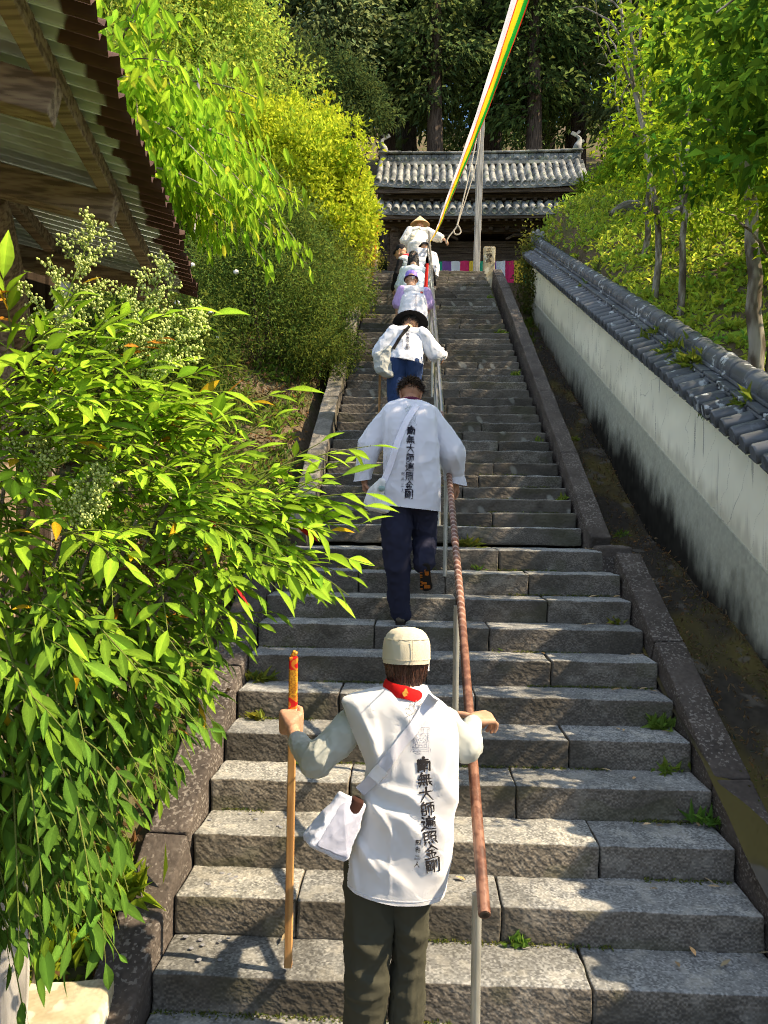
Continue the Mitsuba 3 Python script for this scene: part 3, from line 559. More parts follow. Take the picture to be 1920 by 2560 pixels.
# -- forest behind the gate
g = np.random.default_rng(21)
def conifer(x, y, h, z0, R, label, col, nb=105):
    gz = float(ground_z(np.array([x]), np.array([y]))[0]) - .3
    k = thing('cypress_tree', label, 'tree', 'tall dark cypress trees behind the gate')
    lean = g.normal(0, .25, 2); top = np.array([x + lean[0], y + lean[1], gz + h])
    part(k, 'trunk', limb([(x, y, gz), (x + lean[0] * .5, y, gz + h * .5), top], .22 + .012 * h, .03, 8, 8, .03, g), 'dark_bark', smooth=60)
    hs = z0 + (h - z0) * np.sort(g.random(nb)) ** .85; Cs, Ds = [], []; lims = []
    for q in hs:
        t = (q - z0) / (h - z0); ph = g.uniform(0, 6.283); Lb = R * (1 - t) ** .65 * g.uniform(.55, 1.15) * (1 if t > .12 else .75)
        b = np.array([x + lean[0] * q / h, y + lean[1] * q / h, gz + q]); d = np.array([math.cos(ph), math.sin(ph), g.uniform(.05, .35)])
        if q < h * .8: lims.append(tube(np.array([b, b + d * Lb * .5, b + d * Lb * .9 - [0, 0, .12 * Lb]]), [.035, .02, .008], 4))
        for s in np.linspace(.3, 1., max(2, int(Lb / .45))):
            Cs.append(b + d * Lb * s + [0, 0, -.28 * Lb * s * s]); Ds.append([d[0], d[1], -.55])
    part(k, 'limbs', cat(lims), 'dark_bark', kind='stuff')
    Cs, Ds = np.array(Cs), np.array(Ds); m = 30
    N = len(Cs) * m; o = g.normal(0, 1, (len(Cs), m, 3)) * [.36, .36, .26]
    P = (Cs[:, None] + o).reshape(-1, 3); D = np.repeat(Ds, m, 0) + .5 * unit(o.reshape(-1, 3)) + g.normal(0, .35, (N, 3)); U = g.normal(0, .5, (N, 3)) + [0, 0, 1]
    cc = np.repeat(hue(np.ones(3), len(Cs), g, .3, .1), m, 0); tipc = np.clip(o[..., 2].reshape(-1, 1) * 1.2 + 1, .6, 1.7)
    crown_part(k, [leaf_mesh(P, D, U, g.uniform(.2, .42, N), g.uniform(.08, .16, N), hue(col, N, g, .3, .12) * cc * 1.0, curl=.25)])
spots = [(-7.6, 27, 16, 5.2, 2.5), (-5.2, 30, 18, 6.5, 2.6), (-3.1, 27.5, 17, 6.2, 2.3), (-1.2, 31, 19, 7, 2.5), (.7, 28, 17, 6.8, 2.2), (2.4, 30.5, 19, 6.6, 2.4), (4.3, 28.5, 17, 6.0, 2.3), (6.3, 31, 18, 6, 2.5), (8.6, 29, 17, 5.2, 2.6),
         (-8.8, 36, 19, 4, 2.9), (-4.2, 37, 20, 4.5, 2.9), (-.4, 38, 20, 5, 2.9), (3.6, 37, 21, 5.5, 2.7), (7.6, 38, 20, 4, 2.9), (11.2, 34, 19, 4, 2.8), (13.5, 28, 17, 4, 2.8), (-12, 31, 18, 4, 2.8)]
ordw = ['first', 'second', 'third', 'fourth', 'fifth', 'sixth', 'seventh', 'eighth', 'ninth', 'tenth', 'eleventh', 'twelfth']
where = ['leftmost', 'second from the left', 'third from the left', 'left of centre', 'central', 'right of centre', 'right', 'far right', 'rightmost']
spots += [(x, 43 + 3 * (i % 2), 21, 1.2, 3.6) for i, x in enumerate((-15, -10, -5.5, -1.2, 3.2, 7.6, 12, 17))]
fr = sorted([q for q in spots if q[1] < 33], key=lambda q: q[0] / q[1]); bk2 = sorted([q for q in spots if q[1] >= 33], key=lambda q: q[0] / q[1])
for i, s in enumerate(spots):
    if s in fr: lab = ordw[fr.index(s)] + ' dark cypress from the left in the front forest row behind the gate'
    else: lab = 'dark cypress deep in the forest, ' + (ordw + ['thirteenth', 'fourteenth', 'fifteenth', 'sixteenth'])[bk2.index(s)] + ' from the left in the back rows'
    far_ = s[1] > 41
    conifer(*s, label=lab, col=[(.13, .20, .06), (.17, .24, .08), (.22, .28, .12)][i % 3], nb=60 if far_ else 105)
# pale trunks and a sunlit round bush on the hill at upper left
k = thing('forest_tree', 'forest tree with a pale bare trunk at upper left above the sunlit bush', 'tree')
tz = 8.5
part(k, 'trunk', limb([(-5.6, 22, tz), (-5.35, 22, 13), (-4.95, 22, 16), (-4.7, 22, 19)], .24, .12, 12, 10, .03, g), 'bark', smooth=60)
part(k, 'limb', limb([(-6.6, 21.5, 12.2), (-6.9, 21.5, 13.4), (-6.45, 21.6, 14.6), (-6.5, 21.7, 16.5)], .07, .04, 14, 7, .06, g), 'bark', smooth=60)
crown_part(k, [clump_leaves(np.stack([g.uniform(-9.5, -3.2, 60), g.uniform(21, 25, 60), g.uniform(14.6, 19.5, 60)], 1), .8, 130, .17, .07, (.10, .12, .03), g)])
def mound(name, label, catg, c, r, n, m, L, W, col, cr=.3, bsdf='leaf', shell=.55, stems=5, base=None, lower=-.8, kw={}, barkm='dark_bark', group=None):
    c, r = np.array(c, float), np.array(r, float); k = thing(name, label, catg, group)
    o = unit(g.normal(size=(n, 3))); o = o[o[:, 2] > lower]; q = c + o * r * (1 + 1.1 * nz3(o + c * .37, 1.6, 6, 3))[:, None] * (shell + (1 - shell) * g.random((len(o), 1)) ** .4) * g.uniform(.85, 1.1, (len(o), 1))
    crs = cr * g.uniform(.55, 1.35, len(q)); ex = []
    tops = q[np.argsort(-(q[:, 2] + .3 * g.random(len(q))))][:max(6, n // 14)]
    for p in tops:
        d = unit((p - c) / r * .4 + [0, 0, .9] + g.normal(0, .25, 3)); ln = r[2] * g.uniform(.12, .26); t = np.linspace(0, 1, 22)[:, None]; P = p + d * ln * t + g.normal(0, .012, (22, 3))
        ex.append(leaf_mesh(P, d * .4 + g.normal(0, .7, (22, 3)), g.normal(0, .5, (22, 3)) + [0, 0, .7], L * g.uniform(.7, 1.2, 22), W * g.uniform(.8, 1.2, 22), hue(col, 22, g, .2, .12), curl=.15))
    crown_part(k, [clump_leaves(q, crs, m, L, W, col, g, **kw)] + ex, bsdf)
    base = np.array(base if base is not None else c - [0, 0, r[2] + .4])
    for j in range(stems):
        e = q[g.integers(len(q))]; part(k, 'stem', limb([base + g.normal(0, .08, 3), (base + e) / 2 + g.normal(0, .12, 3), e], .035, .006, 8, 5, .01, g), barkm)
    return k
mound('round_bush', 'sunlit olive round bush on the hillside at upper left before the dark forest', 'bush', (-4.75, 18, 10.45), (1.05, .9, .75), 90, 110, .10, .035, (.24, .22, .05), .3, kw=dict(up=1., down=-.3))
mound('understory_bush', 'dark olive shrub on the hillside below the pale trunks', 'bush', (-4.0, 19.5, 11.0), (1.6, 1.0, 1.3), 120, 110, .12, .04, (.13, .18, .05), .4)
mound('understory_bush', 'low dark shrub against the forest behind the yellow bush', 'bush', (-2.3, 19, 10.2), (1.7, .9, 1.3), 120, 110, .12, .04, (.09, .13, .04), .4)
# -- left side: light small-leaved tree, yellow bush, fine dark bush, drooping tree
lt_ = mound('light_tree', 'pale green small leaved tree filling the upper left behind the drooping branches', 'tree', (-4.6, 12.8, 7.3), (2.3, 1.5, 2.6), 520, 150, .085, .045, (.42, .54, .09), .42, base=(-4.6, 13, 3.2), stems=8, kw=dict(up=.5, down=.1))
ck = solo('bamboo_cane', tube([(-2.93, 10, 3.6), (-2.9, 10, 5.85)], .02, 8), 'grey_wood', 'thin pale upright cane among the bushes on the left slope', 'cane')
mound('yellow_bush', 'yellow green rounded bush glowing in the sun left of the gate', 'bush', (-1.95, 12, 5.15), (1.25, 1.0, 1.25), 480, 90, .078, .046, (.57, .66, .05), .22, base=(-2.0, 12.2, 2.6), stems=8, lower=-.7, kw=dict(up=.5, down=-.4, v=.22, yel=.1, out=.6))
yk = [k for k in labels if k.startswith('yellow_bush')][0]
mound('fine_bush', 'dark fine leaved bush with a few white flowers below the yellow bush', 'bush', (-2.0, 10.3, 2.85), (1.1, 1.0, 1.25), 330, 170, .055, .017, (.17, .245, .05), .33, base=(-2.0, 10.4, 1.3), stems=10, kw=dict(up=.6, down=.2, v=.35))
fb = [k for k in labels if k.startswith('fine_bush')][0]
for x, y, z in ((-2.95, 9.4, 2.6), (-2.5, 9.3, 2.45), (-2.2, 9.3, 2.95), (-2.75, 9.35, 3.05), (-2.4, 9.3, 2.15)):
    part(fb, 'flower', ball((x, y, z), (.035, .03, .03), 1), 'cloth', color=np.tile((.75, .72, .7), (42, 1)), smooth=True)
mound('low_shrub', 'loose light green shrub leaning over the upper left kerb', 'bush', (-1.25, 12.8, 3.75), (.42, 1.6, .6), 120, 90, .05, .026, (.24, .30, .05), .2, base=(-1.5, 12.8, 2.8), stems=6)
mound('low_shrub', 'olive shrub with reddish tips beside the stone post left of the top step', 'bush', (-1.15, 14.6, 5.0), (.35, .9, .55), 70, 90, .05, .024, (.28, .26, .05), .18, base=(-1.4, 14.6, 4.2), stems=5)
mound('low_shrub', 'feathery dark green shrub spilling onto the steps at the left middle', 'bush', (-1.3, 10.6, 2.2), (.45, 1.3, .5), 130, 110, .055, .016, (.15, .2, .04), .2, base=(-1.6, 10.6, 1.6), stems=5)
mound('low_shrub', 'small leafy shrub at the foot of the upper left kerb behind the nandina', 'bush', (-1.55, 6.4, -.2), (.45, .7, .35), 90, 70, .06, .035, (.16, .23, .04), .18, base=(-1.6, 6.4, -.6), stems=5)
mound('low_shrub', 'shaded green bush on the left slope under the drooping tree', 'bush', (-2.7, 7.6, 1.3), (.9, 1.2, .9), 160, 100, .075, .03, (.13, .18, .035), .3, base=(-2.7, 7.6, .2), stems=6)
dk = thing('drooping_tree', 'tree with long drooping bright green leaves hanging beside the shed roof', 'tree')
part(dk, 'trunk', limb([(-2.9, 5.9, -.6), (-2.8, 5.9, 1.2), (-2.5, 5.9, 2.6)], .09, .06, 10, 9, .02, g), 'bark', smooth=60)
LP, LD, LU, LC, LL = [], [], [], [], []
for bi in range(165):
    s = np.array([-2.6, 5.9, 2.4]) + g.normal(0, .12, 3)
    if bi < 20: tip = np.array([g.uniform(-2.1, -1.55), g.uniform(4.7, 5.3), g.uniform(2.75, 3.5)])
    else: tip = np.array([g.uniform(-2.5, -.95), g.uniform(4.9, 6.9), g.uniform(2.2, 3.1)]); tip[2] -= .25 * max(0, tip[0] + 1.5)
    mid = (s + tip) / 2 + [0, 0, .35] + g.normal(0, .1, 3)
    q = spline([s, mid, tip], 26)
    if bi % 2 == 0: part(dk, 'branch', tube(q, np.linspace(.016, .003, 26), 5), 'bark', smooth=60)
    for j in range(7, 26):
        for s_ in (-1, 1):
            tn = unit(q[min(j + 1, 25)] - q[j - 1]); sd_ = unit(np.cross(tn, [0, 0, 1])) * s_
            d = tn * .45 + sd_ * .55 + [0, 0, -1.0] + g.normal(0, .25, 3)
            LP.append(q[j] + g.normal(0, .03, 3)); LD.append(d); LU.append(sd_ * -.4 + [.3, -.5, .6] + g.normal(0, .3, 3)); LL.append(g.uniform(.09, .17))
N = len(LP); LL = np.array(LL); yl = (g.random(N) < .07)[:, None]
LC = np.where(yl, np.array([.5, .52, .05]), hue((.27, .44, .03), N, g, .25, .12))
m, c = leaf_mesh(LP, LD, LU, LL, LL * .31, LC, fold=.2, curl=.18, detail=True)
big = np.argsort(-np.array(LL) / np.linalg.norm(np.array(LP), axis=1))[:300]; rest = np.setdiff1d(np.arange(N), big); va = np.array(m.vertices).reshape(N, 21, 3); fa = np.array(m.faces)[:24]
def rib(c):
    w = np.tile([.92, 1.35, .92], 7) * np.repeat([1.1, 1, .96, 1, 1.02, 1.08, 1.15], 3)
    return np.clip(np.asarray(c)[:, None] * w[None, :, None], .003, .9).reshape(-1, 3)
def split_leaves(k, va, fa, col, big, rest, bsdf):
    for i in big: part(k, 'leaf', tm(va[i], fa), bsdf, color=rib(col[i:i + 1]), smooth=False)
    n = len(rest); part(k, 'leaf_mass', tm(va[rest].reshape(-1, 3), (fa[None] + (np.arange(n) * 21)[:, None, None]).reshape(-1, 3)), bsdf, color=rib(col[rest]), smooth=False, kind='stuff')
split_leaves(dk, va, fa, LC, big, rest, 'leaf')
# -- nandina in the foreground: sprays of leaflets on arching stems, flower panicles
nk = thing('nandina_bush', 'large glossy leaved bush with cream flower sprays leaning over the left kerb', 'bush')
el = [((-.95, 2.25, -.12), (.42, .36, .42), 80), ((-.66, 2.4, -.10), (.3, .32, .3), 60), ((-1.08, 2.15, -.50), (.34, .32, .36), 80), ((-1.05, 2.2, .28), (.34, .3, .26), 60), ((-1.05, 2.3, -.82), (.22, .26, .2), 26), ((-.80, 2.4, -.50), (.24, .26, .24), 46), ((-1.15, 2.75, .0), (.4, .3, .55), 90), ((-1.32, 2.3, .1), (.25, .3, .4), 50), ((-1.28, 2.3, -.7), (.24, .25, .3), 60), ((-1.2, 2.35, -1.0), (.18, .22, .2), 34), ((-1.15, 2.55, -.45), (.3, .2, .35), 60)]
LP, LD, LU, LL, LC, stems = [], [], [], [], [], []
lim_ = lambda z: np.interp(z, [-1.3, -.95, -.8, -.66, -.46, -.36, -.28, -.15], [-.84, -.76, -.62, -.50, -.50, -.42, -.17, -.06])
def spray(b, d, ln, n, droop, col, size):
    d = unit(d); t = np.linspace(0, 1, n + 2)
    ax = b + d * ln * t[:, None] + np.array([0, 0, -1.]) * (droop * ln * t ** 2)[:, None]
    e = ax[-1] + d * size * .5
    if e[0] * 2.3 / e[1] > lim_(e[2] * 2.3 / e[1]): return
    stems.append(tube(ax, np.linspace(.0035, .0012, n + 2), 5))
    sd_ = unit(np.cross(d, [0, 0, 1]) + 1e-6)
    for j in range(1, n + 2):
        tn = unit(ax[j] - ax[j - 1])
        for s in ((-1, 1) if j < n + 1 else (0,)):
            dd = tn * (.75 if s else 1.) + sd_ * s * .75 + [0, 0, -droop * .9] + g.normal(0, .26, 3)
            LP.append(ax[j]); LD.append(dd); LU.append(np.array([.25, -.35, 1]) + g.normal(0, .34, 3)); LL.append(size * g.uniform(.75, 1.2) * (1 if s else 1.1)); LC.append(col * math.exp(g.normal(0, .2)))
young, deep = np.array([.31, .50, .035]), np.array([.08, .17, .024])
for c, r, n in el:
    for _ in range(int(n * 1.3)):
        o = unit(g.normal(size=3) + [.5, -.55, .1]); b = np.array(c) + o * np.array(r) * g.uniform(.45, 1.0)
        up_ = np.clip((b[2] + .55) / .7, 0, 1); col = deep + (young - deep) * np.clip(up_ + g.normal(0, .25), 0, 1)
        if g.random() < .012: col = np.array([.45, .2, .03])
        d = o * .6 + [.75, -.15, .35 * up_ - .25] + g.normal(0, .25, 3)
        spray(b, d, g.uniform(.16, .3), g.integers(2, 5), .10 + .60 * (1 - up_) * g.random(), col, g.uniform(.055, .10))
for b, d, ln in [((-.55, 2.35, .0), (1, .1, .30), .42), ((-.5, 2.4, .12), (1, .2, .42), .40), ((-.5, 2.35, -.1), (1, .1, -.02), .38), ((-.52, 2.35, -.22), (1, .1, -.18), .40), ((-.55, 2.3, -.3), (1, 0, -.22), .30), ((-.66, 2.3, .25), (.8, .1, .5), .32), ((-.78, 2.25, .38), (.6, 0, .8), .3), ((-.95, 2.15, .35), (.5, -.1, .9), .25),
                 ((-.62, 2.3, -.62), (.9, -.1, -.2), .28), ((-.70, 2.2, -.60), (.8, -.2, -.5), .3), ((-.85, 2.2, -.8), (.3, -.2, -.9), .32), ((-.98, 2.2, -.92), (.05, -.15, -1), .3), ((-1.02, 2.2, -.98), (-.2, -.1, -1), .24), ((-.9, 2.2, -.98), (.15, -.1, -1), .26), ((-.45, 2.4, .03), (1, .15, .12), .3), ((-.48, 2.38, -.05), (1, .1, .2), .33)]:
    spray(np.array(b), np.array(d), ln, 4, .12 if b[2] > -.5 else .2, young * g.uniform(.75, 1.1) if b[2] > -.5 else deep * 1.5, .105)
LP, LL, LC, LD, LU = map(np.array, (LP, LL, LC, LD, LU))
keep = (LP[:, 0] + .5 * LL) * 2.3 / LP[:, 1] < lim_((LP[:, 2] + LD[:, 2] / np.linalg.norm(LD, axis=1) * LL * .6) * 2.3 / LP[:, 1])
LP, LL, LC, LD, LU = LP[keep], LL[keep], LC[keep], LD[keep], LU[keep]; N = len(LP)
red = g.random(N) < .0012; LC[red] = (.5, .03, .03); yl = g.random(N) < .008; LC[yl] = (.5, .32, .02); LC = np.clip(LC * hue(np.ones(3), N, g, .12, .1), .004, .8)
m, c = leaf_mesh(LP, LD, LU, LL, LL * g.uniform(.24, .36, N), LC, fold=g.uniform(.05, .26, (N, 1)), curl=g.uniform(.0, .38, N), detail=True)
va = np.array(m.vertices).reshape(N, 21, 3); dd = np.linalg.norm(LP, axis=1) - .35 * LP[:, 0]; big = np.argsort(dd / LL)[:300]; rest = np.setdiff1d(np.arange(N), big)
split_leaves(nk, va, np.array(m.faces)[:24], LC, big, rest, 'gloss_leaf')
sm = cat(stems); part(nk, 'leaf_stalks', sm, 'cloth', color=colored(sm, (.14, .17, .04)), kind='stuff', smooth=True)
for j in range(14):
    b = np.array([g.uniform(-1.75, -1.45), g.uniform(2.5, 3.2), -2.05]); e = np.array([g.uniform(-1.15, -.55), g.uniform(2.1, 2.45), g.uniform(-.4, .45)])
    part(nk, 'stem', limb([b, (b + e) / 2 + [-.08, .05, .1], e], .011, .005, 12, 6, .008, g), 'bark')
ico = trimesh.creation.icosphere(0, 1.)
def panicle(base, d, ln, R, col, scol, nbr=17):
    base, d = np.array(base, float), unit(np.array(d, float)); a = unit(np.cross(d, [.3, .9, .2])); b = np.cross(d, a); st_, bu = [], []
    ax = base + d * ln * np.linspace(0, 1, 12)[:, None] + np.outer(np.linspace(0, 1, 12) ** 2, [.05, 0, 0]); st_.append(tube(ax, np.linspace(.004, .0012, 12), 5))
    for j in range(nbr):
        t = .12 + .88 * j / nbr; ph = j * 2.4; o = base + d * ln * t + np.array([.05, 0, 0]) * t * t; L = R * (1 - t) ** .7 * g.uniform(.7, 1.1) + .02
        e = unit(math.cos(ph) * a + math.sin(ph) * b + d * .75); q = np.array([o, o + e * L * .5, o + e * L + d * .02]); st_.append(tube(q, [.0022, .0016, .001], 4))
        for s in np.linspace(.2, 1, max(3, int(L / .014))):
            p0 = o + e * L * s
            for _ in range(5):
                f = unit(g.normal(size=3) + e * .5 + d * .4); p1 = p0 + f * g.uniform(.012, .03); st_.append(tube(np.array([p0, p1]), [.0009, .0007], 3, False))
                bu.append(tm(ico.vertices * [.0038, .0038, .0045] * g.uniform(.8, 1.25) + p1, ico.faces))
                if g.random() < .6: p2 = p0 + (p1 - p0) * .6 + g.normal(0, .006, 3); bu.append(tm(ico.vertices * .0034 + p2, ico.faces))
    k = part(nk, 'flower_panicle', cat(bu), 'cloth', color=np.tile(col, (len(bu) * 12, 1)), smooth=True, kind='stuff')
    sm = cat(st_); part(k, 'stalks', sm, 'cloth', color=colored(sm, scol), kind='stuff', smooth=True)
cream, gs = (.50, .58, .20), (.2, .27, .05)
for b, d, ln, R in [((-1.05, 2.15, .40), (.22, 0, 1), .44, .15), ((-.86, 2.2, .38), (.25, .05, 1), .36, .14), ((-1.26, 2.1, .32), (-.02, 0, 1), .36, .10), ((-.78, 2.15, .34), (.45, 0, .8), .26, .11), ((-1.02, 2.05, .05), (.2, -.2, 1), .24, .1), ((-.9, 2.05, -.06), (.2, -.3, .8), .18, .07)]: panicle(b, d, ln, R, cream, gs)
panicle((-.82, 2.1, -.16), (1, -.05, .16), .28, .07, (.2, .14, .08), (.12, .06, .03), 7)

# -- right side behind the wall
def tree(name, label, base, stems_, clumps, cr, m, L, W, col, barkm='bark', group=None, kw={}, detail=False):
    k = thing(name, label, 'tree', group)
    for p, r0, r1 in stems_: part(k, 'trunk' if r0 > .03 else 'branch', limb(p, r0, r1, 14, 8, .012, g), barkm, smooth=60)
    crown_part(k, [clump_leaves(clumps, cr, m, L, W, col, g, **kw)]); return k
def cl_(lo, hi, n): return np.stack([g.uniform(a, b, n) for a, b in zip(lo, hi)], 1)
bright = (.36, .50, .03)
gzf = lambda x, y: float(ground_z(np.array([x]), np.array([y]))[0])
tree('double_trunk_tree', 'pale barked double trunk tree at the right edge behind the tiled wall', 0,
     [([(3.06, 7.0, gzf(3.06, 7) - .3), (3.03, 7, 1.9), (2.98, 7.05, 3.2), (2.7, 7.2, 4.6)], .085, .035), ([(3.22, 7.05, gzf(3.2, 7) - .3), (3.24, 7, 1.9), (3.35, 7, 3.4), (3.5, 7.1, 5)], .08, .03), ([(3.0, 7, 2.9), (2.6, 6.9, 3.5), (2.15, 6.9, 3.9)], .025, .006), ([(3.2, 7, 2.2), (2.85, 6.7, 2.5), (2.5, 6.5, 2.6)], .02, .005)],
     np.vstack([cl_((2.3, 6.2, 3.1), (4.4, 8.0, 5.2), 38), cl_((2.45, 5.9, 2.1), (3.8, 7.2, 3.2), 14)]), .34, 46, .10, .05, bright, kw=dict(flat=.45, up=1.2, down=.25))
for i, (x, y, zt, lean, lab) in enumerate([(3.05, 10.0, 7.4, -.5, 'slender dark forked tree nearest the double trunk behind the wall'), (3.12, 9.2, 6.0, .2, 'thin leaning sapling with open bright foliage behind the wall'), (3.35, 11.4, 7.6, -.1, 'straight slim tree standing left of the forked one behind the wall'), (3.8, 12.8, 8.0, -.1, 'farthest slim tree behind the wall, near the gate corner'), (4.6, 10.8, 8.0, .2, 'slim tree further up the grassy bank on the right')]):
    z0 = gzf(x, y) - .3; zb = z0 + 1.3
    ss = [([(x, y, z0), (x + .03, y, zb), (x + lean * .5, y, zb + 1.6), (x + lean, y + .1, zt)], .05, .012)]
    for j in range(5): t = g.uniform(.35, .8); b = np.array([x + lean * t * .7, y, z0 + (zt - z0) * t]); ss.append(([b, b + [g.uniform(-.5, .5), g.uniform(-.4, .2), .5], b + [g.uniform(-1.0, .9), g.uniform(-.6, .4), 1.1]], .018, .005))
    tree('slim_tree', lab, 0, ss, np.vstack([cl_((x - .45, y - .9, z0 + 1.9), (x + 1.7, y + .9, zt - .1), 39), cl_((x - .5, y - .6, z0 + 1.4), (x + .9, y + .6, z0 + 2.2), 7)]), .34, 48, .095, .048, bright, 'bark', 'slim trees behind the tiled wall', dict(flat=.5, up=1.1, down=.2))
tree('overhanging_tree', 'darker big leaved branches reaching in at the upper right corner', 0,
     [([(4.9, 5.0, .2), (4.7, 5, 2.4), (4.2, 5, 4.0)], .1, .05), ([(4.4, 5, 3.2), (3.2, 4.8, 3.4), (2.2, 4.6, 3.3), (1.75, 4.6, 3.0)], .03, .006), ([(4.5, 5, 2.4), (3.3, 4.7, 2.4), (2.3, 4.5, 2.2)], .025, .006), ([(4.7, 5, 1.6), (3.4, 4.4, 1.3), (2.4, 4.1, .75)], .02, .005), ([(4.2, 5, 4.0), (3.2, 5.2, 4.4), (2.2, 5.4, 4.2)], .02, .005)],
     np.vstack([cl_((2.0, 4.3, 2.35), (3.6, 5.6, 3.9), 74), cl_((2.35, 4.2, 1.7), (3.4, 5.0, 2.6), 22), cl_((1.8, 5.6, 2.95), (3.7, 7.0, 4.5), 40), np.array([[2.2, 4.05, .62], [2.35, 4.1, .8], [2.5, 4.1, .5], [2.3, 4.0, .25], [2.55, 4.1, 1.0]])]), .27, 48, .125, .06, (.14, .26, .025), kw=dict(flat=.4, up=1.5, down=.25, curl=.2))
mound('bank_bush', 'leafy green bush between the gate corner and the wall end', 'bush', (5.0, 16.2, 6.6), (1.5, 1.3, 1.2), 230, 100, .12, .045, (.3, .44, .03), .3, base=(5.0, 16.2, 5.2), stems=6)
mound('bank_bush', 'tall strap leaved bush beside the right gate pillar', 'bush', (4.6, 18.0, 6.9), (.8, .6, 1.1), 120, 70, .3, .035, (.22, .32, .03), .3, base=(4.6, 18.0, 5.6), stems=6, kw=dict(down=-.6))
mound('bank_bush', 'bright bush high on the right bank behind the slim trees', 'bush', (6.3, 13.5, 7.2), (2.2, 1.6, 2.0), 330, 95, .12, .05, bright, .38, base=(6.3, 13.5, 4.8), stems=6)
mound('bank_bush', 'bright bush on the right bank below the overhanging branches', 'bush', (5.3, 8.6, 3.9), (1.5, 1.3, 1.5), 240, 90, .12, .055, (.34, .48, .03), .34, base=(5.3, 8.6, 2), stems=6)
mound('bank_tree', 'tall leafy tree closing the right edge behind the bank', 'tree', (8.2, 16, 8.4), (2.6, 2.2, 2.8), 360, 90, .17, .07, (.26, .38, .03), .5, base=(8.2, 16, 5.5), stems=5)
for c, r, lab in (((3.75, 13.6, 5.35), (.42, .35, .26), 'broad mossy boulder half buried in the bank behind the wall'), ((4.1, 12.2, 4.75), (.24, .2, .24), 'pale rounded boulder in the bank behind the wall')):
    solo('boulder', rock(np.array(c) - [0, 0, .08], r, int(c[0] * 10)), 'old_stone', lab, 'rock', smooth=60)
def scatter(name, label, lo, hi, n, L, W, col, per=7, up=.9, kind='stuff', catg=None, z=0.0, dens=None, spread=.05):
    x, y = g.uniform(lo[0], hi[0], n), g.uniform(lo[1], hi[1], n)
    if dens is not None: q = dens(x, y); x, y = x[q], y[q]
    C = np.stack([x, y, ground_z(x, y) + z + .2 * nz3(np.stack([x, y, ground_z(x, y)], 1), .9, 4, 4)], 1); n = len(C)
    P = np.repeat(C, per, 0); N = len(P); D = g.normal(0, .6, (N, 3)) + [0, 0, up]; P[:, :2] += g.normal(0, spread, (N, 2))
    m, c = leaf_mesh(P, D, g.normal(0, .5, (N, 3)) + [0, 0, .8], L * g.uniform(.5, 1.3, N), W * g.uniform(.6, 1.2, N), hue(col, N, g, .25, .15) * np.repeat(hue(np.ones(3), n, g, .2, .15), per, 0), curl=.35)
    solo(name, m, 'leaf', label, catg, kind=kind, smooth=False, color=c)
scatter('bank_grass', 'bright fern and grass covering the bank behind the wall', (2.7, 3.5), (9, 19), 10000, .11, .05, (.50, .62, .08), 8, .6, spread=.09)
scatter('slope_weeds', 'low weeds and ferns on the left slope', (-6, 2.6), (-1.38, 15), 8000, .11, .035, (.26, .38, .06), 7, .7, dens=lambda x, y: meshkit.noise(np.stack([x, y, x * 0], 1) * 1.7, 3) > .42)
scatter('leaf_litter', 'dry brown leaf litter on the left slope', (-4, 2.6), (-1.38, 15), 9000, .07, .03, (.2, .13, .07), 3, .1, z=.02, spread=.1)
scatter('hill_undergrowth', 'dark undergrowth on the hill among the forest trunks', (-14, 21), (16, 40), 5200, .4, .12, (.05, .075, .02), 8, .8, spread=.2)
scatter('kerb_grass', 'fresh grass and ivy at the top end of the drain', (1.75, 13.4), (2.4, 16.4), 420, .16, .02, (.2, .28, .04), 8, 1., z=-.05)
# ivy over the wall end, ferns on the coping
def tuft(name, label, c, n, L, W, col, spread, upv=.8, group=None, catg='plant', D0=(0, 0, 0)):
    P = np.array(c) + g.normal(0, 1, (n, 3)) * spread; D = g.normal(0, .6, (n, 3)) + [0, 0, upv] + np.array(D0)
    m, cc = leaf_mesh(P, D, g.normal(0, .5, (n, 3)) + [0, -.2, .8], L * g.uniform(.5, 1.2, n), W * g.uniform(.7, 1.2, n), hue(col, n, g, .22, .15), curl=.35)
    return solo(name, m, 'leaf', label, catg, group, smooth=False, color=cc)
tuft('ivy', 'olive ivy climbing over the upper end of the tiled wall', (2.35, 16.0, 5.35), 900, .07, .05, (.22, .24, .05), (.12, .16, .28), .1)
tuft('ivy', 'dark ivy hanging down the far end of the white wall to the drain', (2.28, 15.7, 4.65), 900, .06, .045, (.12, .14, .035), (.12, .25, .3), -.2)
for (y, n, s), lab in zip([(5.9, 90, 1.), (7.0, 200, 1.3), (7.45, 130, 1.1), (8.1, 110, 1.), (11.3, 60, .8)], ['fern tuft on the coping tiles nearest the right edge', 'widest fern tuft growing on the coping tiles', 'fern tuft just above the widest one on the coping', 'fern tuft a little higher up on the coping tiles', 'small weed on the coping high up near the gate']):
    tuft('coping_fern', lab, (wx(y) + .02, y, ez(y) + .13), n, .12 * s, .022 * s, (.22, .28, .04), (.03 * s, .1 * s, .02), .6, 'ferns on the wall coping', D0=(-.3, 0, 0))
for c, lab, n, s in [((-1.5, 3.38, -1.95), 'bright fern behind the pale stone block', 160, 1.5), ((-1.35, 3.5, -1.75), 'leafy ground weed between the kerb and the stone block', 120, 1.2), ((-1.72, 3.0, -2.0), 'thin grass tuft left of the pale stone block', 70, 1.2)]:
    tuft('fern', lab, c, n, .12 * s, .022 * s, (.28, .38, .03), (.055 * s, .05 * s, .02), .7, 'ferns at the foot of the left kerb')
tuft('hanging_fern', 'little fern hanging under the coping on the white wall', (wx(6.35) - .06, 6.35, ez(6.35) - .04), 30, .1, .02, (.16, .24, .03), (.02, .04, .03), -1.)
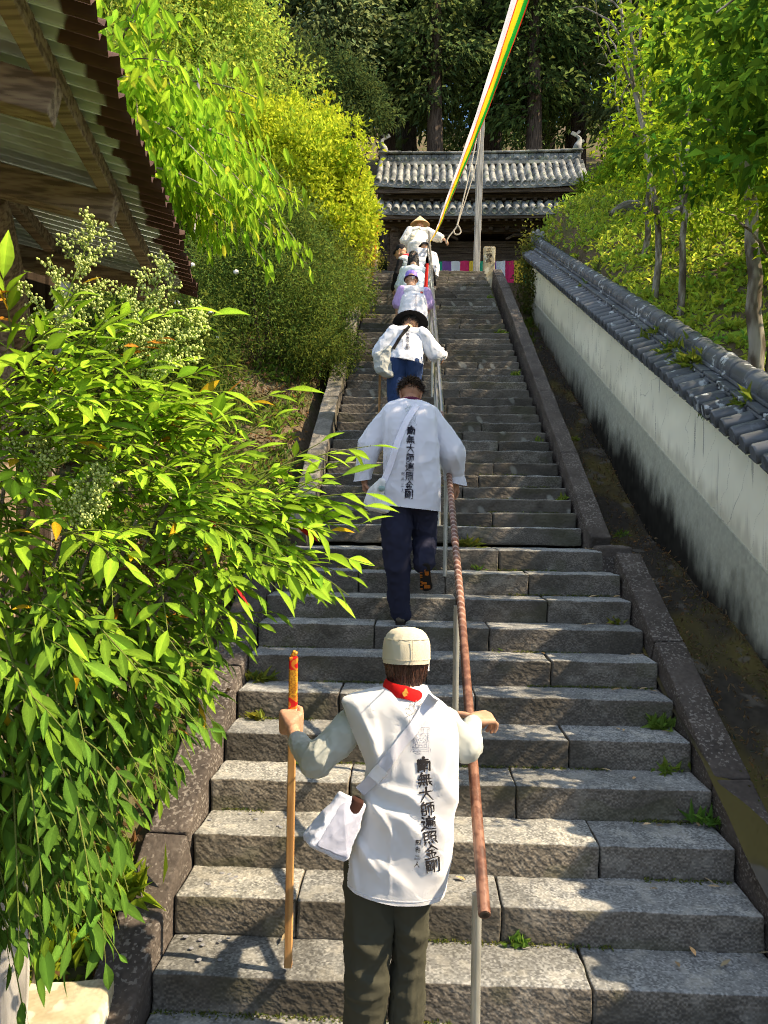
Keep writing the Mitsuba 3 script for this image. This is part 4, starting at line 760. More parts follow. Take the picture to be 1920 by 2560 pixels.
wd_ = [((-1.02, LY(5) + .28, LZ(5)), 'leafy weed at the left end of a lower step below the kerb end', 60, 1.2), ((-.96, LY(4) + .28, LZ(4)), 'small yellow green weed in the left step corner', 40, .8), ((1.55, LY(7) + .28, LZ(7)), 'weed in the right corner of the eighth lower step', 40, .9), ((1.55, LY(4) + .27, LZ(4)), 'fern weed beside dry leaves in the right step corner', 60, 1.2), ((1.56, LY(2) + .26, LZ(2)), 'broad leaved weed in the right corner of a low step', 70, 1.4), ((1.5, LY(3) + .27, LZ(3)), 'pale weed beside the right kerb below the fern weed', 50, 1.1),
       ((.52, LY(10) + .5, LZ(10)), 'dark rosette weed on the landing right of the handrail', 60, 1.4), ((.55, LY(9) + .28, LZ(9)), 'little weed right of the handrail below the landing', 30, .7), ((.62, LY(6) + .28, LZ(6)), 'tiny weed in the joint of a middle lower step', 20, .6), ((.5, LY(0) + .29, LZ(0)), 'bright little weed right of the handrail post on the lowest visible risers', 40, .8), ((-.62, LY(3) + .29, LZ(3)), 'yellow green weed growing behind the raised hand', 50, .8), ((1.45, UY(2) + .1, UZ(2)), 'weed at the right end of the upper steps near the landing', 40, .9), ((1.42, UY(7) + .1, UZ(7)), 'weed tuft against the upper right kerb', 40, .9), ((1.36, UY(15) + .1, UZ(15)), 'weed tuft halfway up against the upper right kerb', 60, 1.), ((1.36, UY(22) + .1, UZ(22)), 'fern on the upper steps right side', 60, 1.2), ((1.36, UY(30) + .1, UZ(30)), 'weed high up against the right kerb', 60, 1.2), ((1.98, 9.7, zc(9.7)), 'lone weed in the mossy drain', 40, 1.), ((2.0, 7.4, zc(7.4)), 'grass tuft low in the drain', 40, .8)]
for c, lab, n, s in wd_: tuft('weed', lab, np.array(c) + [g.normal(0, .015), g.normal(0, .01), .01], int(n * g.uniform(.3, .8)), .075 * s, g.uniform(.018, .038) * s, (.2 * g.uniform(.7, 1.3), .27, .045), (.03 * s, .015, .008), .9, 'weeds in the step corners')
nl_ = 0
for i in range(64):
    q = i % 11; x = g.uniform(1.2, 1.6) if i % 3 else g.uniform(-1., 1.4); y = LY(q) + g.uniform(.16, .29)
    if i > 44: x, y, z = g.uniform(1.8, 2.3), g.uniform(5.5, 9), 0; z = zc(y) + .0
    else: z = LZ(q) + .012
    a = g.uniform(0, 6.28); m, c = leaf_mesh([[x, y, z]], [[math.cos(a), math.sin(a), .1]], [[.2, 0, 1]], [g.uniform(.04, .09)], [g.uniform(.014, .028)], hue((.4, .28, .15), 1, g, .3), fold=.2, detail=True)
    solo('dry_leaf', m, 'cloth', 'dry fallen leaf lying on the stone steps or in the drain', 'leaf', 'dry leaves on the steps', smooth=True, color=c)
for i in range(26):
    q = [0, 1, 2][i % 3]; r = g.uniform(.008, .013); c = (g.uniform(-1.06, -.6), LY(q) + g.uniform(.06, .28), LZ(q) + .004)
    solo('coin', place(lathe([(0, .0016), (r * .9, .0016), (r, .001), (r, -.001)], 12), c, rx=g.normal(0, .08)), 'coin_metal', 'small offering coin lying on the lower steps at the left', 'coin', 'coins scattered on the lower left steps')

# moss and grit in the joints of the stairs, litter in the drain
def speck(name, label, P, L, W, col, up=.5):
    N = len(P); m, c = leaf_mesh(P, g.normal(0, 1, (N, 3)) + [0, 0, up], g.normal(0, .5, (N, 3)) + [0, -.3, .8], L * g.uniform(.4, 1.3, N), W * g.uniform(.6, 1.3, N), hue(col, N, g, .3, .2), curl=.3); solo(name, m, 'leaf', label, kind='stuff', smooth=False, color=c)
Q = []
for i in range(-2, 11):
    x = g.uniform(-1.08, 1.6, 900); x = x[meshkit.noise(np.stack([x * 2.2, x * 0 + i * 3.1, x * 0], 1), 5) > .60]; Q.append(np.stack([x, LY(i) - .004 - np.abs(g.normal(0, .012, len(x))), LZ(i - 1) + .006 + x * 0], 1))
for k_ in range(1, 39):
    x = g.uniform(-.9, 1.4, 380); x = x[meshkit.noise(np.stack([x * 2.2, x * 0 + k_ * 3.1, x * 0], 1), 6) > .58]; Q.append(np.stack([x, UY(k_) - .004 - np.abs(g.normal(0, .012, len(x))), UZ(k_ - 1) + .008 + x * 0], 1))
speck('joint_moss', 'moss growing along the foot of the step risers', np.vstack(Q), .016, .008, (.14, .17, .04))
y = g.uniform(3, 15.5, 2600); x = g.choice([1.95, 2.3], 2600) + g.normal(0, .11, 2600); x = np.clip(x, 1.88, 2.38); speck('drain_litter', 'brown leaf litter and twigs lying in the drain', np.stack([x, y, zc(y) - .115 + .02 * np.sin(y * 5 + x * 7)], 1), .05, .012, (.2, .14, .08), .1)
y = g.uniform(3, 15.5, 5200); x = g.uniform(1.8, 2.38, 5200); q_ = meshkit.noise(np.stack([x * 3, y * 1.6, x * 0], 1), 8) > .55; speck('drain_moss', 'low moss patches on the drain bed', np.stack([x, y, zc(y) - .125 + .02 * np.sin(y * 5 + x * 7)], 1)[q_], .018, .01, (.12, .13, .03), .8)
# ==== people ====
A_ = lambda *v: np.array(v, float)
ico2 = trimesh.creation.icosphere(2, 1.).vertices
def sph(p, r): return np.asarray(ico2) * np.asarray(r) + np.asarray(p)
def bone(*pr):
    """Hulls of consecutive (point, radius) pairs, joined."""
    return [m3.Manifold.hull_points(np.vstack([sph(*a), sph(*b)]).astype(np.float32)) for a, b in zip(pr[:-1], pr[1:])]
def soft(ms, edge=.014, it=10):
    m = m3.Manifold.batch_boolean(ms, m3.OpType.Add).refine_to_length(edge); q = man2tm(m)
    q = trimesh.Trimesh(q.vertices, q.faces); trimesh.smoothing.filter_taubin(q, iterations=it); return q
def cut(m, planes=(), boxes=(), edge=None):
    """Clean hems: what lies below each plane (normal, offset) is cut off, and what lies in each box (centre, axis, size) beyond its face."""
    q = tm2man(m)
    for n_, o_ in planes: q = q.trim_by_plane(n_, o_)
    for c_, ax, sz in boxes:
        ax = unit(A_(*ax)); x = unit(np.cross(ax, [0, 1, .1])); y = np.cross(ax, x); b = trimesh.creation.box(extents=(sz, sz, sz)); M = np.eye(4); M[:3, 0], M[:3, 1], M[:3, 2], M[:3, 3] = x, y, ax, np.asarray(c_) + ax * sz / 2
        b.apply_transform(M); q = q - tm2man(b)
    q = man2tm(q.refine_to_length(edge) if edge else q); return trimesh.Trimesh(q.vertices, q.faces)
def shift(m, d):
    m.vertices = np.array(m.vertices) + np.array(m.vertex_normals) * np.asarray(d)[:, None]; return m
def wrinkle(m, amp, freq, seed=0, st=(1, 1, 1)):
    p = np.array(m.vertices) * np.array(st); a = 1 - np.abs(2 * meshkit.noise(p * freq + 50, seed) - 1); b = 1 - np.abs(2 * meshkit.noise(p * freq * 2.1 + 80, seed + 1) - 1)
    return shift(m, amp * (a ** 3 + .45 * b ** 3 - .35))
def loft(rings, n=64, m=60, e=2.5):
    """Closed garment body from rings (z, left, right, y centre, half depth)."""
    R = np.array(rings, float); q = spline(np.arange(len(R))[:, None] * 1., 2); s = np.linspace(0, len(R) - 1, m)
    C = CubicSpline(np.arange(len(R)), R)(s); a = np.arange(n) * 2 * np.pi / n
    sg_ = lambda t: np.sign(t) * np.abs(t) ** (2 / e)
    v = np.array([[(c[1] + c[2]) / 2 + (c[2] - c[1]) / 2 * x, c[3] + c[4] * y, c[0]] for c in C for x, y in zip(sg_(np.cos(a)), sg_(np.sin(a)))])
    k = len(v); j = np.arange(n); w = (m - 1) * n
    v = np.vstack([v, v[:n].mean(0), v[w:].mean(0)])
    f = np.vstack([quads(m, n, True), np.stack([j * 0 + k, (j + 1) % n, j], 1), np.stack([j * 0 + k + 1, w + j, w + (j + 1) % n], 1)])
    t = tm(v, f)
    if t.volume < 0: t.invert()
    return t
def head_bones(c, face, up=(0, 0, 1), s=1.0):
    """Skull, jaw, nose and ears as hulls; face is the direction looked at."""
    f = unit(A_(*face)); u = unit(A_(*up) - f * (A_(*up) @ f)); x = np.cross(f, u)
    W = lambda a, b, d: np.asarray(c) + s * (x * a + f * b + u * d)
    M = np.stack([x, f, u], 1)
    E = lambda p, r: (np.asarray(ico2) * np.asarray(r) * s) @ M.T + W(*p)
    hull = lambda *es: m3.Manifold.hull_points(np.vstack(es).astype(np.float32))
    out = [hull(E((0, -.012, .03), (.074, .088, .082)), E((0, .012, .02), (.070, .08, .085))), hull(E((0, .02, .0), (.066, .07, .07)), E((0, .058, -.085), (.03, .026, .026)), E((.045, .02, -.06), (.02, .02, .02)), E((-.045, .02, -.06), (.02, .02, .02))),
           hull(E((0, .092, .012), (.009, .008, .008)), E((0, .108, -.026), (.012, .011, .009)), E((0, .088, -.03), (.018, .012, .008))), hull(E((-.014, .088, -.056), (.008, .008, .007)), E((.014, .088, -.056), (.008, .008, .007)))]
    for q in (-1, 1): out.append(hull(E((q * .075, -.004, .012), (.010, .02, .018)), E((q * .072, .0, -.028), (.009, .011, .012)), E((q * .084, -.016, .012), (.005, .012, .016))))
    return out, W
def hand_bones(w, f, n, side, curl=.5, s=1.0, spread=.0):
    """A hand: w wrist, f towards the fingers, n out of the palm, side = +1 thumb towards cross(n, f). Five fingers, each of three bent segments."""
    f = unit(A_(*f)); n = unit(A_(*n) - f * (A_(*n) @ f)); t = np.cross(n, f) * side; w = np.asarray(w, float)
    P = lambda a, b, c: w + s * (f * a + t * b + n * c)
    ms = bone((P(0, 0, 0), .025 * s), (P(.03, 0, 0), .023 * s))
    ms.append(m3.Manifold.hull_points(np.vstack([sph(P(.02, .018, 0), .018 * s), sph(P(.02, -.018, 0), .017 * s), sph(P(.085, .030, 0), .013 * s), sph(P(.08, -.030, 0), .012 * s), sph(P(.09, .008, -.002), .013 * s)]).astype(np.float32)))
    for b, l, r in ((.030, .075, .0092), (.010, .083, .0095), (-.010, .078, .009), (-.029, .062, .008)):
        o = P(.086 - abs(b) * .1, b, 0); a = 0.; pts = [(o, r * s)]; fan = b * spread * 20
        for q, sl_ in enumerate((.45, .32, .23)):
            a += curl * (1.0, 1.15, .8)[q] * (1 + b * 3); o = o + s * l * sl_ * (f * math.cos(a) + n * math.sin(a) + t * fan); pts.append((o, r * s * (.96, .9, .8)[q]))
        ms += bone(*pts)
    ms += bone((P(.02, .022, .006), .016 * s), (P(.05, .048, .014), .012 * s), (P(.078, .056, .024 + .02 * curl), .0105 * s), (P(.1, .050, .034 + .03 * curl), .009 * s))
    return ms
SKIN = (.52, .30, .19)
def person(label, name='person', group=None): return thing(name, label, 'person', group)
def add_body(k, ms, edge=.02, skin=SKIN, it=8, fine=None):
    m = soft(ms, edge, it); col = colored(m, skin) * np.clip(1 + .3 * nz3(np.array(m.vertices), 25, 3)[:, None] * [1, 1.3, 1.3], .6, 1.4)
    part(k, 'body', m, 'skin', color=col, smooth=True)
def cloth(k, nm, m, c, label=None, var=.0):
    m = trimesh.graph.smooth_shade(trimesh.Trimesh(m.vertices, m.faces, process=False), angle=math.radians(52), facet_minarea=None)
    col = colored(m, c)
    if var: col = col * (1 + var * nz3(np.array(m.vertices), 60, 5, 2)[:, None])
    return part(k, nm, m, 'cloth', color=col, smooth=True, label=label)
def strands(pts_fn, n, r, col, gg, k, name='hair', parent=None, segs=6):
    ms = [tube(np.array(pts_fn(i, gg, segs)), np.linspace(r, r * .35, segs), 4, False) for i in range(n)]
    m = cat(ms); c = np.repeat(hue(col, n, gg, .35, .1), segs * 4, 0); return part(k, name, m, 'hair', color=c, smooth=True)
def shoe(heel, toe_dir, up, ln=.27, cu=(.16, .09, .04), cs=(.03, .028, .025), k=None, accent=None, name='shoe'):
    f = unit(A_(*toe_dir)); u = unit(A_(*up) - f * (A_(*up) @ f)); x = np.cross(f, u); M = np.eye(4); M[:3, 0], M[:3, 1], M[:3, 2], M[:3, 3] = x, f, u, heel
    sc = ln / .28
    ms = [m3.Manifold.hull_points(np.vstack([sph((0, .035, .04), (.036, .035, .03)), sph((0, .1, .05), (.038, .05, .04)), sph((0, .215, .035), (.044, .05, .026))]).astype(np.float32)), m3.Manifold.hull_points(np.vstack([sph((0, .04, .05), (.036, .036, .03)), sph((0, .05, .115), (.042, .047, .02))]).astype(np.float32))]
    m = soft(ms, .012, 6); m.apply_scale(sc); m.apply_transform(M); sk = part(k, name, m, 'cloth', color=colored(m, cu), smooth=True)
    o = sg.LineString([(0, .035), (.0, .1), (.004, .215)]).buffer(.0385); o = o.union(sg.Point(.003, .215).buffer(.047)).buffer(.02).buffer(-.02)
    so = trimesh.creation.extrude_polygon(o, .026, engine='earcut'); so.apply_translation([0, 0, -.008]); so.apply_scale(sc); so.apply_transform(M); part(sk, 'sole', so, 'cloth', color=colored(so, cs), smooth=False)
    if accent is not None:
        bits = []
        for (cx, cy, w, h) in ((.01, .215, .045, .03), (-.01, .18, .04, .02), (.012, .085, .03, .035), (-.012, .05, .028, .022)): bits.append(box((cx - w / 2, cy - h / 2, -.0125), (cx + w / 2, cy + h / 2, -.007)))
        for cy in (.235, .2, .165, .12, .1, .07, .04): bits.append(box((-.04, cy - .004, -.0135), (-.022, cy + .004, -.007)))
        b = cat(bits); b.apply_scale(sc); b.apply_transform(M); part(sk, 'tread', b, 'cloth', color=colored(b, accent), smooth=False, kind='stuff')
        cu_ = lathe([(.0, .0), (.006, .0), (.006, .003), (0, .004)], 8); cu_ = place(cu_, (0, -.002, .085), rx=math.pi / 2); cu_.apply_scale(sc); cu_.apply_transform(M); part(sk, 'heel_mark', cu_, 'cloth', color=colored(cu_, (.7, .7, .68)))
    return sk

# lettering, brushed stroke by stroke on a 100 x 100 square (x right, y down)
KANJI = {
 '南': '50,0 50,28|16,17 84,15|14,34 12,60 6,98|14,33 90,31 87,92 76,84|36,42 43,55|66,40 57,55|27,58 73,57|22,75 78,74|50,57 50,98',
 '無': '30,2 8,34|22,18 84,17|6,45 94,43|4,68 96,66|27,18 25,67|43,18 42,67|58,18 58,67|75,17 75,67|16,77 6,96|36,79 41,93|58,78 63,93|80,76 95,95',
 '大': '6,34 94,31|51,2 47,42 8,98|50,40 92,96', '師': '24,0 16,14|10,16 9,94|10,16 37,15 36,44 10,45|10,60 39,59 38,90 10,91|46,11 97,9|53,31 53,80|53,31 91,30 90,78 81,73|72,11 71,100',
 '遍': '8,6 20,19|2,37 20,36 10,58 21,72|2,90 20,75 48,92 98,90|52,0 60,9|36,15 92,14|37,29 90,28|37,15 36,46 28,74|90,14 89,28|45,42 44,78|45,41 90,41 89,77 82,73|60,41 59,73|74,41 74,73|45,57 89,56',
 '照': '10,8 10,60|10,8 41,7 40,58|10,32 40,31|10,57 40,56|49,9 90,8 85,30 76,27|67,9 51,33|54,40 55,64|54,40 88,39 86,63 55,63|14,76 5,97|38,77 43,94|60,77 66,94|82,75 97,95',
 '金': '51,0 44,14 4,44|50,3 96,43|30,41 72,40|18,61 84,59|50,41 50,93|28,68 38,86|74,66 63,85|4,96 97,93', '剛': '8,10 7,98|8,10 59,9 58,94 50,90|21,20 28,33|47,18 40,33|15,40 52,39|33,40 33,78|18,54 18,78 50,77|50,53 49,78|73,16 72,68|94,2 93,97 79,88',
 '同': '14,10 12,97|14,10 87,9 86,93 75,88|30,31 71,30|32,48 33,77|32,48 69,47 68,76 33,76', '行': '36,2 10,28|38,28 6,58|24,44 23,97|50,16 90,15|43,45 97,43|73,44 72,93 58,86', '二': '22,28 80,26|6,80 95,77', '人': '52,4 44,50 6,96|48,38 94,95',
 '三': '20,20 82,18|28,50 74,48|10,82 92,80', '福': '26,2 34,12|8,22 44,21 8,62|28,44 28,96|34,44 46,56|52,8 94,7|58,22 90,21 89,40 58,40 58,22|52,52 96,51 95,94 52,94 52,52|52,73 95,72|73,52 73,93', '寺': '50,0 50,42|22,20 78,19|8,42 94,40|8,62 94,60|68,46 67,94 54,86|28,70 38,82'}
def stroke_poly(pts, w):
    p = np.array(pts, float); s = np.concatenate([[0], np.cumsum(np.linalg.norm(np.diff(p, axis=0), axis=1))]); u = np.linspace(0, s[-1], max(6, int(s[-1] / 7)))
    q = np.stack([np.interp(u, s, p[:, 0]), np.interp(u, s, p[:, 1])], 1); t = u / s[-1]
    r = w * (1.12 - .55 * t + .25 * np.exp(-((t - .03) / .08) ** 2)) / 2; r[-1] *= .55
    cs = [sg.Point(*a).buffer(b, 4) for a, b in zip(q, r)]
    return unary_union([a.union(b).convex_hull for a, b in zip(cs[:-1], cs[1:])])
def lines_mesh(polys, to3, edge):
    ms = []
    sh_ = unary_union(polys).simplify(.35)
    for gq in getattr(sh_, 'geoms', [sh_]):
        v, f = trimesh.creation.triangulate_polygon(gq, engine='earcut'); v = np.asarray(v); f = np.asarray(f)
        if len(f) == 0: continue
        v3, f3 = trimesh.remesh.subdivide_to_size(np.column_stack([v, v[:, 0] * 0]), f, edge)[:2]
        ms.append(tm(to3(v3[:, :2]), f3))
    return cat(ms)
def write(parent, txt, p0, p1, w, surf, col, wt=9, gap=1.04, name='written_character'):
    p0, p1 = A_(*p0), A_(*p1); L = np.linalg.norm(p1 - p0); dn = (p1 - p0) / L; rt = A_(-dn[1], dn[0]); h = L / len(txt)
    for i, ch in enumerate(txt):
        o = p0 + dn * h * i
        def to3(q, o=o):
            P = o + np.outer(q[:, 1] / 100 * h / gap, dn) + np.outer((q[:, 0] / 100 - .5) * w, rt)
            return surf(P)
        polys = [stroke_poly([tuple(map(float, c.split(','))) for c in s.split()], wt * (1.5 if ch == '南' else 1)) for s in KANJI[ch].split('|')]
        m = lines_mesh(polys, to3, 24); part(parent, name, m, 'print', color=colored(m, col), smooth=False)
def back_surface(m, off=.0045):
    v, n = np.array(m.vertices), np.array(m.vertex_normals); s = n[:, 1] < -.05
    it = LinearNDInterpolator(v[s][:, [0, 2]], v[s][:, 1])
    def surf(P, o=off):
        y = it(P); y = np.where(np.isnan(y), np.nanmean(y) if not np.all(np.isnan(y)) else v[s][:, 1].mean(), y); return np.column_stack([P[:, 0], y - o, P[:, 1]])
    return surf
def drawing(parent, o, w, h, surf, col, wt=1.6):
    L = ['18,8 18,100', '84,10 84,98', '12,8 90,10', '18,30 84,31', '14,78 90,77', '18,92 84,92', '30,78 26,62 34,50 50,44 66,50 76,62 72,78', '40,26 38,16 46,8 56,8 62,16 60,28 52,34 44,33 40,26', '36,40 30,54 44,62 58,58 70,62', '44,46 52,56 60,48', '28,66 44,72 60,70 74,68', '40,76 48,66 58,74', '34,58 40,68', '64,56 60,66', '26,100 32,96 44,98 50,102 42,104 30,103', '22,40 22,60 28,70', '80,36 78,56 74,70', '30,34 34,44', '70,36 66,46', '46,38 56,38', '38,88 62,86', '90,84 94,100', '10,84 8,100']
    polys = [stroke_poly([tuple(map(float, c.split(','))) for c in s.split()], wt) for s in L]
    def to3(q): return surf(np.column_stack([o[0] + (q[:, 0] / 100 - .5) * w, o[1] - q[:, 1] / 100 * h]))
    m = lines_mesh(polys, to3, 20); part(parent, 'ink_drawing', m, 'print', color=colored(m, col), smooth=False)
def lotus(parent, o, w, h, surf, col):
    L = ['50,4 40,30 50,52 60,30 50,4', '40,30 24,16 18,40 34,56 50,52', '60,30 76,16 82,40 66,56 50,52', '18,40 4,34 8,58 30,66', '82,40 96,34 92,58 70,66', '10,70 34,62 66,62 90,70', '20,84 22,98 34,100', '78,84 80,98 68,100', '36,74 40,96', '60,74 62,96', '26,10 34,4 38,14', '64,12 70,4 76,12']
    polys = [stroke_poly([tuple(map(float, c.split(','))) for c in s.split()], 2.4) for s in L]
    m = lines_mesh(polys, lambda q: surf(np.column_stack([o[0] + (q[:, 0] / 100 - .5) * w, o[1] - q[:, 1] / 100 * h])), 24); part(parent, 'ink_drawing', m, 'print', color=colored(m, col), smooth=False)
def ribbon(pts, w, surf, off, th=.004, n=40):
    """A flat strap lying on a back surface along (x, z) points."""
    q = spline(A_(*pts) if False else np.array(pts, float), n); d = np.gradient(q, axis=0); d /= np.linalg.norm(d, axis=1, keepdims=True); s = np.stack([-d[:, 1], d[:, 0]], 1)
    us = np.linspace(-.5, .5, 5); rows = np.array([surf(q + s * w * u, off) for u in us]).transpose(1, 0, 2); y = rows[:, :, 1].min(1)
    y = np.convolve(np.pad(y, 4, mode='edge'), np.ones(9) / 9, 'valid'); rows[:, :, 1] = np.minimum(rows[:, :, 1], y[:, None] + .004)
    v = rows.reshape(-1, 3); k = len(v); f = quads(n, 5); lo = v + [0, th, 0]
    e = [[i * 5, (i + 1) * 5, (i + 1) * 5 + k, i * 5 + k] for i in range(n - 1)] + [[i * 5 + 4, i * 5 + 4 + k, (i + 1) * 5 + 4 + k, (i + 1) * 5 + 4] for i in range(n - 1)]; e = np.array(e)
    return tm(np.vstack([v, lo]), np.vstack([f, f[:, ::-1] + k, e[:, [0, 1, 2]], e[:, [0, 2, 3]]]))
def seg_fold(V, fl):
    d = np.zeros(len(V))
    for pts, w, a in fl:
        p = np.array(pts, float); best = np.full(len(V), 9.); tt = np.zeros(len(V)); Ls = len(p) - 1
        for i in range(Ls):
            ab = p[i + 1] - p[i]; t = np.clip(((V - p[i]) @ ab) / (ab @ ab), 0, 1); r = V - p[i] - t[:, None] * ab
            side = (ab[0] * r[:, 1] - ab[1] * r[:, 0]) / np.linalg.norm(ab); dist = np.linalg.norm(r, axis=1); u = dist < np.abs(best); best = np.where(u, np.sign(side) * dist, best); tt = np.where(u, (i + t) / Ls, tt)
        x = best / w; d += a * np.sin(np.clip(tt, .04, .96) * math.pi) ** .6 * np.where(x > 0, np.exp(-x * x * 2.8), np.exp(-x * x * .45))
    return d
WHITE, SAGE, OLIVE, NAVY, BLK = (.61, .62, .64), (.42, .44, .40), (.052, .052, .037), (.022, .024, .045), (.012, .012, .013)

# ---- the nearest pilgrim: beige cap, white vest, staff ----
gg = np.random.default_rng(11)
p1 = person('person in a beige cap and printed white vest climbing with a staff, nearest of all')
L1 = dict(shL=A_(-.19, 3.0, -.79), elL=A_(-.362, 2.95, -.955), wrL=A_(-.470, 3.17, -.935), shR=A_(.13, 3.0, -.81), elR=A_(.215, 3.0, -.895), wrR=A_(.262, 3.27, -.862))
hb, W1 = head_bones((-.018, 3.035, -.575), (.08, 1, .05))
fist = [m3.Manifold.hull_points(np.vstack([sph((-.540, 3.262, -.850), .020), sph((-.538, 3.258, -.918), .019), sph((-.475, 3.262, -.858), .022), sph((-.478, 3.255, -.915), .024), sph((-.506, 3.240, -.885), .032)]).astype(np.float32))]
for i, z in enumerate((-.846, -.867, -.888, -.908)): fist += bone((A_(-.543, 3.266, z), .0115), (A_(-.541, 3.305, z - .002), .0105), (A_(-.510, 3.330, z - .004), .0098), (A_(-.478, 3.318, z - .005), .009))
fist += bone((A_(-.478, 3.25, -.905), .017), (A_(-.466, 3.272, -.865), .013), (A_(-.474, 3.305, -.838), .0115), (A_(-.50, 3.322, -.832), .010))
fist += bone((L1['wrL'], .027), (A_(-.497, 3.235, -.905), .028))
hR = hand_bones((.264, 3.275, -.858), (.80, .55, -.02), (-.1, .3, -1), -1, .72, 1.08, .006)
hR += bone((A_(.268, 3.29, -.862), .020), (A_(.238, 3.31, -.850), .014), (A_(.208, 3.32, -.846), .0115))
add_body(p1, hb + bone((A_(-.018, 3.01, -.64), .052), (A_(-.02, 2.99, -.75), .06)) + bone((L1['shL'], .05), (L1['shR'], .05)) + bone((L1['shL'], .045), (L1['elL'], .036), (L1['wrL'], .026)) + bone((L1['shR'], .045), (L1['elR'], .036), (L1['wrR'], .026)) + bone((A_(-.03, 2.99, -.85), (.12, .08, .1)), (A_(-.06, 2.99, -1.3), (.12, .09, .1)))
         + bone((A_(-.14, 3.0, -1.35), .06), (A_(-.155, 2.98, -1.75), .045), (A_(-.165, 3.04, -2.06), .035)) + bone((A_(.0, 3.0, -1.35), .06), (A_(.003, 3.05, -1.72), .045), (A_(.0, 3.02, -2.06), .035)) + fist + hR, .009, skin=(.48, .27, .17))
vr = [(-.655, -.082, .066, 2.975, .05), (-.690, -.215, .088, 2.975, .075), (-.712, -.262, .118, 2.97, .085), (-.745, -.252, .150, 2.965, .095), (-.795, -.236, .178, 2.965, .105), (-.85, -.212, .186, 2.965, .115), (-.96, -.166, .184, 2.965, .122), (-1.05, -.172, .190, 2.97, .125), (-1.13, -.190, .178, 2.975, .128), (-1.22, -.21, .172, 2.98, .132), (-1.31, -.226, .166, 2.985, .137), (-1.40, -.236, .150, 2.985, .14), (-1.425, -.2365, .145, 2.985, .14)]
ve = loft(vr, 220, 230, 2.5); V = np.array(ve.vertices); fz = V[:, 2] < -1.36; V[fz, 2] += np.interp(V[fz, 0], [-.24, -.05, .15], [.02, -.01, -.012]) * np.clip((-1.36 - V[fz, 2]) / .06, 0, 1); ve.vertices = V
bk_ = np.array(ve.vertex_normals)[:, 1] < .2
folds = [([(-.2, -.985), (-.003, -1.023), (.075, -1.09)], .028, .014), ([(-.175, -1.06), (-.017, -1.118), (.10, -1.23)], .036, .020), ([(-.16, -1.03), (-.092, -1.11), (-.04, -1.22)], .022, .012), ([(-.2, -1.2), (-.114, -1.32)], .02, .011), ([(-.062, -1.11), (-.068, -1.41)], .007, .004), ([(-.083, -.681), (-.01, -.749), (.03, -.84)], .018, .009), ([(-.135, -.75), (-.11, -.90)], .022, .012),
         ([(.153, -.8), (.175, -.98)], .022, .010), ([(.139, -.83), (.111, -1.015)], .020, .010), ([(.07, -1.1), (.16, -1.22)], .026, .012), ([(-.2, -.72), (-.131, -.83), (-.10, -.96)], .022, .013), ([(-.05, -.8), (-.07, -.98)], .02, .008), ([(.0, -.9), (.02, -1.05)], .03, .007), ([(.03, -1.2), (.12, -1.36)], .03, .008), ([(-.15, -1.25), (.02, -1.39)], .028, .009), ([(-.21, -1.27), (-.19, -1.41)], .015, .007), ([(.1, -.95), (.18, -1.08)], .018, .009), ([(.12, -1.15), (.13, -1.41)], .022, .007)]
V = np.array(ve.vertices); d = seg_fold(V[:, [0, 2]], folds) * bk_
n1 = 1 - np.abs(2 * meshkit.noise(V * [9, 9, 5] + 30, 3) - 1); n2 = 1 - np.abs(2 * meshkit.noise(V * [24, 24, 14] + 30, 5) - 1)
shift(ve, 1.15 * d + .0035 * (n1 ** 3 - .2) + .0010 * (n2 ** 3 - .2) + .007 * nz3(V, 3, 8))
vk = cloth(p1, 'vest', ve, WHITE)
S1 = back_surface(ve)
drawing(vk, (.040, -.775), .088, .10, S1, (.16, .18, .27)); lotus(vk, (.022, -.690), .085, .075, S1, (.2, .2, .2))
write(vk, '南無大師遍照金剛', (.050, -.890), (.094, -1.318), .054, S1, (.03, .028, .03), 12); write(vk, '同行二人', (.036, -1.186), (.031, -1.300), .022, S1, (.03, .028, .03), 13, 1.25)
for x_, z_ in ((-.15, .0),): pass
hem_ = ribbon([(-.225, -1.402), (-.1, -1.418), (.02, -1.424), (.13, -1.420)], .004, S1, .0015, .001); part(vk, 'hem_stitching', hem_, 'cloth', color=colored(hem_, (.62, .63, .66)), smooth=True)
for nm, c_ in (('L', 0), ('R', 0)):
    if nm == 'L': ms = bone((L1['shL'], (.062, .06, .066)), (L1['elL'] + [.02, 0, .03], .060), (L1['elL'], .052), (L1['elL'] * .5 + L1['wrL'] * .5, .046), (L1['wrL'] * .93 + L1['elL'] * .07, .036))
    else: ms = bone((L1['shR'], .066), (L1['elR'], .058), (L1['elR'] + [.008, .04, -.0], .058), (L1['elR'] * .5 + L1['wrR'] * .5, .046), (L1['wrR'] * .86 + L1['elR'] * .14, .036))
    q = soft(ms, .008, 12); wrinkle(q, .0085, 10, 4 if nm == 'L' else 9, (1, 1, .6)); wrinkle(q, .005, 20, 6, (1, 1, .7)); cloth(p1, 'sleeve', q, SAGE, var=.12)
def trouser(k, legs, col, seed, edge=.014, amp=.016, it=10, f=9, nm='trousers', fl=None):
    ms = []
    for l in legs: ms += bone(*l)
    q = soft(ms, edge, it); wrinkle(q, amp, f, seed, (1, 1, .75)); wrinkle(q, amp * .3, f * 2.6, seed + 3, (1, 1, 1.2))
    if fl: V = np.array(q.vertices); shift(q, seg_fold(V[:, [0, 2]], fl) * (np.array(q.vertex_normals)[:, 1] < .3))
    return cloth(k, nm, q, col)
